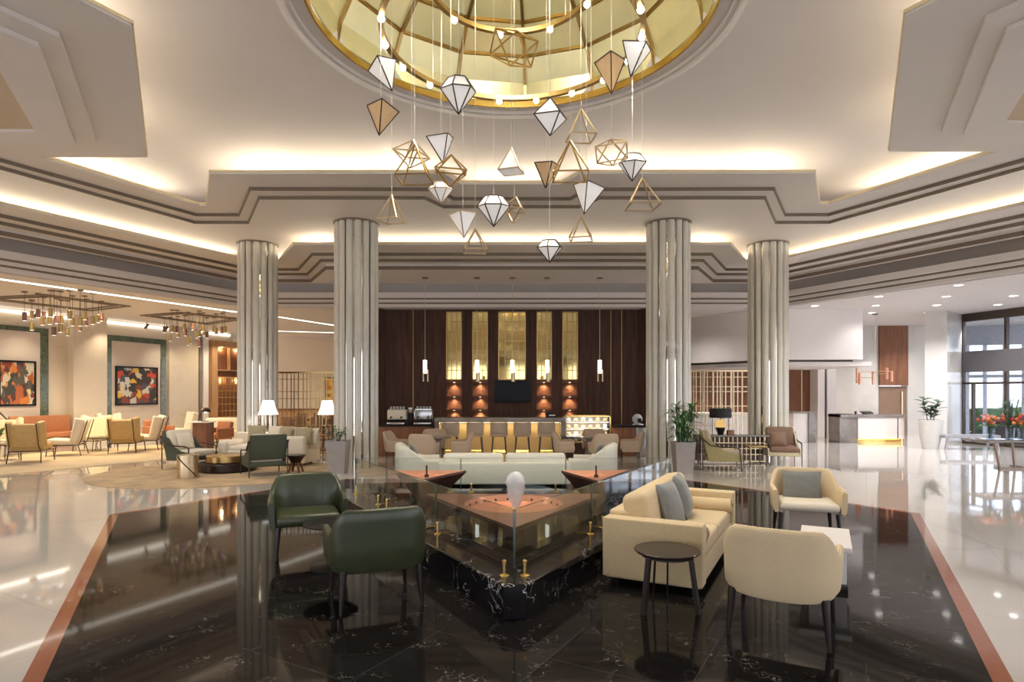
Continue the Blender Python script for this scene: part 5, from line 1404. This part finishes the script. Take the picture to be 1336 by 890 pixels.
# ------------------------------------------------------------------ right side: seating by right column
t = thing('console_table', 'dark console table with lattice front under the black lamp', 'console table', (XA(953,15.1),15.1,0))
w = 1.75; zt_ = .69
bm = B(); box(bm, (0,0,zt_-.02), (w,.42,.04), .006); fin('tabletop', bm, 'desk_marble', t)
for sx in (-1,1):
    for sy in (-1,1):
        bm = B(); box(bm, (sx*(w/2-.03),sy*.18,(zt_-.04)/2), (.035,.035,zt_-.04)); fin('leg', bm, 'bronze', t)
bm = B()
for k in range(1,16): box(bm, (-w/2+w*k/16,-.17,.34), (.018,.018,.60))
for z in (.05,.22,.36,.50): box(bm, (0,-.17,z), (w-.06,.016,.018))
fin('lattice', bm, 'champagne', t)
bm = B(); box(bm, (0,.15,.34), (w-.1,.02,.6)); fin('back_panel', bm, 'bronze', t)
t = thing('table_lamp', 'table lamp with black drum shade and amber stone body on console', 'lamp', (XA(940,15.1),15.1,.69))
z0 = ZA(545,15.1)-.69; z1 = ZA(533,15.1)-.69
bm = B(); lathe(bm, [(.262,z0),(.262,z1),(.255,z1),(.255,z0),(.262,z0)], 40); fin('lamp_shade', bm, 'blackshade', t, 30)
bm = B(); lathe(bm, [(0,.0),(.06,0),(.075,.03),(.12,.16),(.115,.18),(0,.18)], 7); fin('base', bm, 'black', t, 10)
bm = B(); lathe(bm, [(0,.18),(.115,.18),(.12,.28),(.075,.37),(0,.38)], 7); fin('stone_body', bm, 'onyx', t, 10)
bm = B(); rod(bm, (0,0,.37), (0,0,z1-.02), .012); rod(bm, (-.25,0,z1-.03), (.25,0,z1-.03), .006, n=6)
for s in (-1,1): rod(bm, (s*.2,0,0), (s*.2,0,z0+.02), .007, n=6)
fin('stem', bm, 'bronze', t)
point('table_lamp_bulb', (XA(940,15.1),15.1,.69+z0+.08), 6, (1,.85,.6), .05)
t = thing('small_box', 'small copper box on the console beside the lamp', 'box', (XA(953,14.99),14.99,.69))
bm = B(); box(bm, (0,0,.05), (.16,.10,.10), .01); fin('body', bm, 'copper_dk', t)
bm = B(); box(bm, (0,0,.108), (.165,.105,.016), .004); fin('lid', bm, 'copper_dk', t)
c1 = frame_chair('olive framed armchair seen from the side, facing right, by palm planter', (XA(943,13.85),13.85), (.97,-.22), 'olivefab', 'taupe', 'bronze', 'olive framed armchairs near the right columns')
c1.location.z = .0
c2 = frame_chair('brown leather framed armchair in front of the far right column', (XA(1020,15.0),15.0), (-.25,-.97), 'palefab', 'brownlea', 'bronze', 'olive framed armchairs near the right columns')
c2.location.z = .0; c2['group'] = 'leather framed armchairs near the right columns'; c1['group'] = 'olive framed armchairs near the right columns'
place_pillow('tan leather pillow in the brown armchair by the far right column', .40,.36,.12, Matrix.Translation((XA(1016,14.8),14.86,.60)) @ rzm(face_rot((-.25,-.97))) @ rx(math.radians(90+18)), 'brownlea')
t = thing('side_table', 'small dark glass-topped table between console and brown armchair', 'side table', (XA(985,14.4),14.4,0))
bm = B(); box(bm, (0,0,.47), (.42,.42,.025), .004); fin('tabletop', bm, 'gold_dk', t)
for sx in (-1,1):
    for sy in (-1,1):
        bm = B(); box(bm, (sx*.19,sy*.19,.23), (.018,.018,.46)); fin('leg', bm, 'bronze', t)

# ------------------------------------------------------------------ lobby: bulkhead, walls, desk
bm = B(); prism(bm, [(8.05,19.3),(11.04,19.3),(11.04,26),(4.4,26),(4.4,24.4)], 2.76, ZS3+.05); struct(fin('wall_bulkhead', bm, 'wall_grey', sharp=20))
bm = B(); prism(bm, [(8.4,19.65),(10.9,19.6),(10.9,25.8),(4.7,25.8),(4.9,24.5)], 2.68, 2.765); struct(fin('trim_%d' % tn[0], bm, 'trim')); tn[0] += 1
bm = B(); prism(bm, [(8.25,19.45),(11.35,19.35),(11.35,26),(4.6,26),(4.7,24.3)], 2.56, 2.69); struct(fin('ceiling', bm, 'ceil', sharp=20))
# brown panelled rear wall
bm = B(); wx(bm, 5.2, XA(1067,23.2), 0, 2.6, 23.2, 23.5); struct(fin('wall_back', bm, 'brown_wood'))
bm = B()
for p in (905,917,930,942,955,968,1046,1058): box(bm, (XA(p,23.19),23.19,1.3), (.03,.02,2.6))
struct(fin('trim_%d' % tn[0], bm, 'goldlip')); tn[0] += 1
bm = B(); wx(bm, XA(1067,22.6), XA(1076,22.6), 0, 2.6, 22.6, 23.2); wx(bm, XA(1079.5,22.6), XA(1091,22.6), 0, 2.6, 22.6, 23.2); struct(fin('wall_back', bm, 'wall_grey'))
bm = B(); wx(bm, XA(1076,22.7), XA(1079.5,22.7), 0, 2.6, 22.7, 23.2); struct(fin('trim_%d' % tn[0], bm, 'bronze')); tn[0] += 1
bm = B(); wx(bm, XA(1089,23.4), XA(1147,24.4), 0, ZS3, 24.4, 24.8); wx(bm, XA(1184,24.4), XA(1250,24.4), 0, ZS3, 24.4, 24.8); struct(fin('wall_back', bm, 'pier_marble'))
bm = B(); wx(bm, XA(1147,24.35), XA(1184,24.35), ZA(503,24.35), ZS3, 24.3, 24.8); struct(fin('wall_back', bm, 'brown_wood'))
t = thing('door', 'brown wooden double-height doorway panel with long pull handle', 'door', (XA(1165.5,24.35),24.35,0)); w = 37/800*24.35
t.name = 'door_1'; t['kind'] = 'structure'
bm = B(); box(bm, (0,.1,ZA(504,24.35)/2), (w-.02,.1,ZA(504,24.35))); fin('door_leaf', bm, 'brownlea', t)
bm = B(); box(bm, (w*.32,.03,1.2), (.05,.05,1.1)); fin('door_handle', bm, 'champagne', t)
# reception items behind the right screen
t = thing('reception_counter', 'pale reception counter behind the far right column', 'counter', (XA(1042,21.6),21.6,0))
bm = B(); box(bm, (0,0,.5), (.75,.8,1.0), .01); fin('body', bm, 'wall_grey', t)
bm = B(); box(bm, (.26,-.06,.52), (.26,.82,1.04), .01); fin('end_slab', bm, 'desk_marble', t)
bm = B(); box(bm, (0,0,1.03), (.8,.84,.05), .006); fin('worktop', bm, 'desk_marble', t)
t = thing('reception_counter', 'pale counter behind the right lattice screen', 'counter', (XA(938,21.3),21.3,0))
bm = B(); box(bm, (0,0,.48), (1.9,.7,.96), .01); fin('body', bm, 'wall_grey', t)
bm = B(); box(bm, (0,0,.99), (2.0,.76,.06), .006); fin('worktop', bm, 'paper', t)
# reception desk
Yd = 21.0
xL, xm, xR = XA(1095,Yd), XA(1119,Yd), XA(1185,Yd); zt_ = .97
t = thing('reception_desk', 'reception desk with marble end, rounded white front and brass plinth', 'desk', ((xL+xR)/2,Yd,0))
cx_ = (xL+xR)/2
bm = B(); box(bm, ((xL+xm)/2-cx_,.35,zt_/2), (xm-xL,.75,zt_), .006); fin('marble_end', bm, 'desk_marble', t)
def stad(x0, x1, y0, y1, r):
    pts = [(x0,y1),(x0,y0)]
    for k in range(13): a = -PI/2+PI/2*k/12; pts.append((x1-r+r*math.cos(a), y0+r+r*math.sin(a)))
    pts.append((x1,y1)); return pts
bm = B(); prism(bm, stad(xm-cx_-.02, xR-cx_, -.06, .72, .38), .14, zt_-.10); fin('white_front', bm, 'wall_grey', t, 30)
bm = B(); prism(bm, stad(xm-cx_-.02, xR-cx_-.04, -.02, .68, .36), 0, .14); fin('brass_plinth', bm, 'gold', t, 30)
bm = B(); prism(bm, stad(xL-cx_, xR-cx_+.02, -.10, .74, .40), zt_-.10, zt_); fin('worktop', bm, 'desk_marble', t, 30)
bm = B(); box(bm, (XA(1170,Yd)-cx_,-.062,.5), (.03,.01,.72)); fin('joint_strip', bm, 'bronze', t)
area('desk_plinth_light', (cx_+.3,Yd-.12,.12), 1.6, .04, 3, (1,.8,.3), (math.radians(10),0,0))
t = thing('computer_monitor', 'dark low monitor lying behind the reception desk top', 'monitor', (XA(1133,21.2),21.3,zt_))
bm = B(); box(bm, (0,0,.05), (.38,.2,.03), .005, rot=rx(.3)); fin('screen', bm, 'black', t)
bm = B(); box(bm, (0,.04,.015), (.2,.14,.03)); fin('stand', bm, 'black', t)
t = thing('desk_ornament', 'small dark cup and slim metal stand on the desk corner', 'ornament', (XA(1120,21.2),21.25,zt_))
bm = B(); rod(bm, (.06,0,0), (.06,0,.28), .01); rod(bm, (.02,0,.0), (.1,0,.012), .02); fin('stand', bm, 'steel', t)
bm = B(); lathe(bm, [(0,0),(.03,0),(.04,.10),(.03,.10),(0,.02)], 16, (-.07,0,0)); fin('cup', bm, 'bronze', t)
# linear copper pendant above the desk
Yl = 20.6
t = thing('linear_chandelier', 'copper tube chandelier with horizontal arms above the reception desk', 'chandelier', (XA(1142,Yl),Yl,0))
zz = [ZA(p,Yl) for p in (484,492,488)]
tubes = [(1121.5,480,500),(1124,487,502),(1142.5,484,502),(1155,480,495),(1161,484,498)]
for px, y1, y0 in tubes:
    bm = B(); rod(bm, (XA(px,Yl)-XA(1142,Yl),.1*((px%3)-1),ZA(y0,Yl)), (XA(px,Yl)-XA(1142,Yl),.1*((px%3)-1),ZA(y1,Yl)), .04, n=14); fin('copper_tube', bm, 'copper', t)
bm = B()
for a, b, y in ((1121,1142.5,485),(1124,1142.5,492.5),(1142.5,1161,484.5),(1142.5,1158,487.5)): rod(bm, (XA(a,Yl)-XA(1142,Yl),0,ZA(y,Yl)), (XA(b,Yl)-XA(1142,Yl),0,ZA(y,Yl)), .012, n=8)
fin('arm', bm, 'champagne', t)
bm = B(); rod(bm, (0,0,ZA(484,Yl)), (0,0,ZS3), .006, n=6); fin('cord', bm, 'cable', t)
bm = B(); lathe(bm, [(0,ZS3-.03),(.08,ZS3-.03),(.08,ZS3),(0,ZS3)], 16); fin('canopy', bm, 'trim', t)
# marble pier and glazing
bm = B(); prism(bm, [(13.43,19.95),(14.05,19.8),(15.25,20.75),(15.3,21.3),(14.2,21.0)], 0, ZS3); struct(fin('wall_right', bm, 'pier_marble', sharp=20))
GA, GB = Vector((15.25,20.75)), Vector((15.85,18.75)); gd = (GB-GA).normalized(); gn = Vector((-gd.y,gd.x))
if gn.x > 0: gn = -gn
def gs(px): k = (px-CX)/F_; return (k*GA.y-GA.x)/(gd.x-k*gd.y)
def gpt(s, d=0.): p = GA+gd*s+gn*d; return (p.x,p.y)
def gbox(bm, s0, s1, z0, z1, d0=-.06, d1=.06): prism(bm, [gpt(s0,d0),gpt(s1,d0),gpt(s1,d1),gpt(s0,d1)], z0, z1)
Sx = 13.
t = thing('entrance_glazing', 'bronze framed glass entrance wall at the right edge', 'glazing', (*gpt(Sx/2),0))
t['kind'] = 'structure'; t.name = 'window_1'
sA, sB, sC = 0., gs(1313.5), gs(1313.5)*1.0
zq = [ZA(p, GA.y+gd.y*gs(1290)) for p in (410,417,457,485,500,574)]
bays = [0.02, sB]
while bays[-1]+sB < Sx: bays.append(bays[-1]+1.5)
bm = B()
for s in bays: gbox(bm, s-.04, s+.04, 0, ZS3)
gbox(bm, 0, Sx, zq[1], ZS3); gbox(bm, 0, Sx, zq[4]-.03, zq[4]+.04); gbox(bm, 0, Sx, 0, .08)
s_d = gs(1270); gbox(bm, s_d-.03, s_d+.03, 0, zq[4])
adp(t, 'frame', bm, 'bronze')
bm = B(); gbox(bm, 0, Sx, zq[3], zq[2], -.09, .09); adp(t, 'fascia', bm, 'fascia')
for a, b in zip(bays, bays[1:]):
    for z0, z1 in ((zq[2],zq[1]),(zq[4],zq[3]),(.08,zq[4]-.03)):
        bm = B(); gbox(bm, a+.04, b-.04, z0, z1, -.01, .01); adp(t, 'pane', bm, 'window')
# vestibule beyond the glass
bm = B()
VP_ = [(XA(p,Y_),Y_) for p,Y_ in ((1262,24.6),(1285,24.4),(1311,24.2),(1336,24.0),(1370,23.6),(1420,23.2))]
for p in VP_: box(bm, (p[0],p[1],1.9), (.10,.10,3.8))
for a, b in zip(VP_, VP_[1:]): vbar(bm, a, b, 2.3, 2.42, .10); vbar(bm, a, b, 3.6, 4.36, .25)
struct(fin('window_2', bm, 'silver'))
bm = B(); prism(bm, [(30,NEAR),(90,NEAR),(90,60),(30,60)], -.3, -.02); struct(fin('floor', bm, 'paving'))
for k in range(5):
    p = ((20.6,26.6),(22.6,27.4),(24.9,28.6),(27.0,30.),(29.5,31.5))[k]; bm = B(); rnd = random.Random(k)
    box(bm, (0,0,.5), (1.8,1.1,1.0), .3, 4)
    for v in bm.verts: v.co += Vector((rnd.uniform(-.06,.06),rnd.uniform(-.06,.06),rnd.uniform(-.06,.06)))
    o = fin('hedge', bm, 'hedge', None, 90); o.location = (p[0],p[1],0); tag(o, 'clipped green hedge outside beyond the entrance glass', 'hedge', 'hedges outside the entrance')
for k in range(2):
    p = gpt(.55+k*1.5, -1.5); t = thing('trough_planter', 'dark low planter box just beyond the entrance glass, %s' % ('nearer the pier' if k == 0 else 'at the right edge'), 'planter', (p[0],p[1],0), 0, 'dark planters beyond the glass')
    bm = B(); box(bm, (0,0,.45), (.9,.5,.9), .02); fin('body', bm, 'black', t)
    bm = B(); box(bm, (0,0,.905), (.8,.4,.02)); fin('soil', bm, 'soil', t)
# downlights
for px, py in ((1063,398.8),(1146.6,386.6),(1142.6,398.5),(1137,408),(1250.5,371.8),(1234.8,386.6),(1222,398),(1210,408),(1322.5,385.8),(1301.7,397.4),(1282,408)):
    x, y = CP(px, py)
    t = thing('downlight', 'recessed round downlight in the pale lobby ceiling', 'ceiling light', (x,y,ZS3), 0, 'lobby downlights')
    bm = B(); lathe(bm, [(.10,0),(.14,0),(.14,-.012),(.10,-.012),(.10,0)], 24); fin('trim_ring', bm, 'paper', t)
    bm = B(); lathe(bm, [(0,-.006),(.10,-.006),(.10,-.002),(0,-.002)], 24); fin('lens', bm, 'downlens', t)
# lobby bench
t = thing('bench', 'grey metal framed bench in front of the marble pier', 'bench', (XA(1262,18.6),18.6,0), -.05)
w = 1.62
bm = B(); box(bm, (0,0,.40), (w,.5,.09), .02); fin('seat', bm, 'silver', t)
for s in (-1,1):
    for y in (-.2,.2):
        bm = B(); bar(bm, (s*(w/2-.1),y,.36), (s*(w/2-.04),y,0), .045); fin('leg', bm, 'silver', t)
# flower table
Yf = 13.9
t = thing('flower_table', 'stone-topped table with angled bronze legs holding flower vases', 'table', (XA(1340,Yf),Yf,0))
w = 2.2; zt_ = ZA(574,Yf)
bm = B(); box(bm, (0,.1,zt_-.02), (w,.8,.05), .006); fin('tabletop', bm, 'desk_marble', t)
for x0_, x1_ in ((-.82,-.70),(-.42,-.36),(.42,.36),(.82,.70)):
    bm = B(); bar(bm, (x0_,-.1,zt_-.04), (x1_,-.1,.02), .05, .03); fin('leg', bm, 'bronze_lt', t)
bm = B(); bar(bm, (-.72,-.1,.02), (.72,-.1,.02), .05, .04); bar(bm, (0,-.1,.02), (0,.45,.02), .05, .04); fin('foot_rail', bm, 'bronze_lt', t)
def bouquet(label, px, Y, w_px, cols, seed, tall=False):
    t = thing('flower_vase', label, 'flowers', (XA(px,Y),Y,zt_+.005), 0, 'flower vases on the lobby table')
    bm = B(); r = .085
    lathe(bm, [(0,0),(r*.85,0),(r,.26),(r*.94,.26),(r*.8,.015),(0,.015)], 24); fin('vase', bm, 'window', t)
    st = B(); lf = B(); rnd = random.Random(seed); fl = {c: B() for c in cols}
    for k in range(34):
        a = rnd.uniform(0,2*PI); rr = w_px*Y/F_/2*math.sqrt(rnd.random()); h = rnd.uniform(.36,.56)+(0 if not tall else rnd.uniform(.1,.5))
        tip = Vector((rr*math.cos(a), rr*.8*math.sin(a), h)); tube(st, [(.04*math.cos(a+2),.04*math.sin(a+2),.03),(tip.x*.25,tip.y*.25,.27),tip], .004, 5)
        if tall:
            for q in range(3): blade(lf, Vector((tip.x*.3,tip.y*.3,.3)).lerp(tip,rnd.uniform(.3,1)), (rnd.uniform(-1,1),rnd.uniform(-1,1),.5), .2, .03, .4, 4)
        else:
            bmesh.ops.create_icosphere(fl[cols[k%len(cols)]], subdivisions=1, radius=rnd.uniform(.028,.045), matrix=Matrix.Translation(tip))
            if k % 2: blade(lf, (tip.x*.6,tip.y*.6,.33), (math.cos(a),math.sin(a),.35), .2, .06, .5, 4)
    fin('stems', st, 'leaf_dk', t); fin('foliage', lf, 'leaf', t)
    for c in cols:
        if len(fl[c].verts): fin('blossoms', fl[c], c, t)
        else: fl[c].free()
bouquet('glass vase of pink and orange flowers, left on the lobby table', 1292, 13.9, 30, ('petal_pink','petal_or','petal_red'), 3)
bouquet('tall glass vase of green stems, middle of the lobby table', 1318, 14.1, 34, ('petal_pink',), 4, True)
bouquet('glass vase of red flowers cut by the right picture edge', 1334, 13.8, 28, ('petal_red','petal_or'), 5)
# rubber plant
t = thing('potted_plant', 'rubber plant in a tall white tapered planter by the marble pier', 'plant', (XA(1214,18.9),18.9,0))
bm = B(); lathe(bm, [(0,0),(.22,0),(.29,.40),(.335,.88),(.30,.88),(.28,.80),(0,.80)], 32); fin('planter', bm, 'planterw', t, 40)
bm = B(); lathe(bm, [(0,.79),(.285,.79),(.285,.81),(0,.81)], 24); fin('soil', bm, 'soil', t)
st = B(); lf = B(); rnd = random.Random(8)
for bx, hh in ((-.18,.72),(.18,.62),(.0,.45)):
    tip = Vector((bx*1.5,rnd.uniform(-.1,.1),.8+hh)); tube(st, [(bx*.4,0,.78),tip], .012, 6)
    for k in range(12):
        p = Vector((bx*.4,0,.8)).lerp(tip, .3+.7*k/11); a = k*2.4; blade(lf, p, (math.cos(a),math.sin(a),.55), rnd.uniform(.28,.36), .16, .25, 5)
fin('stems', st, 'leaf_dk', t); fin('leaves', lf, 'leaf_dk', t)

# ------------------------------------------------------------------ rear of the hall
bm = B()
for a, b, z0 in ((-2.2,-2.6,5.3),(-2.6,-2.9,5.15),(-2.9,-3.2,5.0),(-3.2,-3.6,4.7),(-3.6,-3.9,4.36)): box(bm, (0,(a+b)/2,(z0+6.6)/2), (34,a-b,6.6-z0))
struct(fin('ceiling', bm, 'ceil2', sharp=20))
bm = B(); box(bm, (0,-5.6,ZS3+.15), (34,3.6,.3)); struct(fin('ceiling', bm, 'ceil', sharp=20))
bm = B()
for x in (-14.5,-10,-5.5,-1,3.5,8,12.5): box(bm, (x+.0,-6.9,2.2), (1.5,.3,4.4))
box(bm, (0,-6.9,4.0), (34,.3,.8)); struct(fin('wall_front', bm, 'wall_marble'))
# ------------------------------------------------------------------ lights
def cove(line, z, perm, col, offs=.12, w=.05, tilt=0.):
    for a, b in zip(line, line[1:]):
        a, b = Vector(a), Vector(b); L_ = (b-a).length
        if L_ < .25: continue
        d = (b-a)/L_; nn = Vector((-d.y, d.x))          # left normal of the right-going line = outward (away from the hall centre)
        mid = (a+b)/2+nn*offs
        o = area('cove_light', (mid.x, mid.y, z), max(L_-.1,.15), w, perm*L_, col)
        zdir = (Vector((-nn.x*math.sin(tilt), -nn.y*math.sin(tilt), math.cos(tilt))))
        o.rotation_euler = (Matrix((Vector((d.x,d.y,0)), (-zdir).cross(Vector((d.x,d.y,0))), -zdir)).transposed()).to_euler()
        # area lights shine along local -Z
COVE = (1., .88, .64)
cove(LIP, zA+.05, 7.6, COVE, 1.25, .08, 1.0)
cove(LIP2, zD+.09, 5., COVE, .85, .06, 1.15)
point('dome_fill_light', (0,7.4,6.9), 62, (1,.93,.74), .3)  # added soft light to brighten the dome interior, no fixture
for k in range(6):
    a = 2*PI*k/6+.3; spot('ring_spot', (1.55*math.cos(a), 7.4+1.55*math.sin(a), 5.93), 150, (1,.92,.80), 2.0, .8, .06)
for s in (-1,1): 
    for y in (8.5,12.5): spot('hall_fill_spot', (s*7.6, y, 5.5), 260, (1,.92,.82), 2.3, .8, .1)  # added fill over the hall, no fixtures hang here
for x in (-3.2,0,3.2): spot('bar_downlight', (x,17.6,5.0), 60, (1,.88,.72), 1.9, .8, .06)
# lounge (warm) and lobby (neutral)
for px, py, e in ((60,388,130),(235,409,120),(150,395,90)):
    x, y = CP(px, py)
    for k in range(5): spot('lounge_downlight', (x-1.+.5*k, y-.6+.7*(k%2), ZS3-.12), e*.7, W_WARM, 2.4, .8, .05)
for s in (-2,0.5,3,5.5,8):
    p = wp(s,.75); spot('wall_washer', (p[0],p[1],4.2), 70, (1,.85,.62), 1.7, .8, .05, (0,0,0))
for k in range(4): spot('dining_downlight', (-12+2.1*k, 25+(k%2)*2, 4.25), 110, W_WARM, 2.4, .8, .06)
for px, py in ((1250.5,371.8),(1234.8,386.6),(1222,398),(1210,408),(1322.5,385.8),(1301.7,397.4),(1282,408)):
    x, y = CP(px, py); spot('lobby_downlight_fill', (x,y,4.30), 215, (.98,.97,1.), 2.3, .8, .08)
for px, py in ((1146.6,386.6),(1142.6,398.5),(1137,408)):
    x, y = CP(px, py); spot('lobby_downlight_fill', (x,y,4.30), 55, (1,.96,.94), 2.3, .9, .08)
for x, y in ((8.9,17.0),(10.6,17.0)): spot('bulkhead_downlight', (x,y,4.30), 50, (1,.95,.92), 2.4, .9, .08)
spot('bulkhead_downlight', (5.6,20.2,4.30), 110, (1,.92,.85), 2.4, .9, .08)
for x, y in ((14.4,22.6),(12.2,22.4),(15.5,22.8)): spot('lobby_downlight_fill', (x,y,4.30), 150, (1,.94,.90), 2.2, .9, .08)  # added fill lamps that brighten the rear marble walls, no fixtures modelled
for x in (7.,9.5): spot('reception_downlight', (x,21.8,2.5), 90, (1,.88,.72), 2.2, .8, .06)
# daylight
w = bpy.data.worlds.new('World'); S.world = w; w.use_nodes = True
nt = w.node_tree; bg = nt.nodes['Background']
tc = nt.nodes.new('ShaderNodeTexCoord'); sp = nt.nodes.new('ShaderNodeSeparateXYZ'); rp = nt.nodes.new('ShaderNodeValToRGB')
nt.links.new(tc.outputs['Generated'], sp.inputs[0]); nt.links.new(sp.outputs['Z'], rp.inputs['Fac'])
rp.color_ramp.elements[0].position = 0; rp.color_ramp.elements[0].color = (.80,.82,.89,1)
rp.color_ramp.elements[1].position = .5; rp.color_ramp.elements[1].color = (.78,.87,1,1)
nt.links.new(rp.outputs['Color'], bg.inputs['Color']); bg.inputs['Strength'].default_value = 2.3

# ------------------------------------------------------------------ camera
cam = bpy.data.cameras.new('Camera'); co = bpy.data.objects.new('Camera', cam); COL.objects.link(co)
co.location = (0,0,EYE); co.rotation_euler = (PI/2,0,0)
cam.sensor_width = 36; cam.sensor_fit = 'HORIZONTAL'; cam.lens = F_/1336*36
cam.shift_y = (HY-445)/1336; cam.clip_end = 300
S.camera = co
S.view_settings.view_transform = 'Standard'; S.view_settings.look = 'None'; S.view_settings.exposure = .62; S.view_settings.gamma = 1
S.view_settings.use_curve_mapping = False
S.cycles.use_denoising = True
S.cycles.max_bounces = 9; S.cycles.transparent_max_bounces = 16; S.cycles.diffuse_bounces = 5; S.cycles.glossy_bounces = 4
S.cycles.sample_clamp_indirect = 6; S.cycles.caustics_reflective = False; S.cycles.caustics_refractive = False
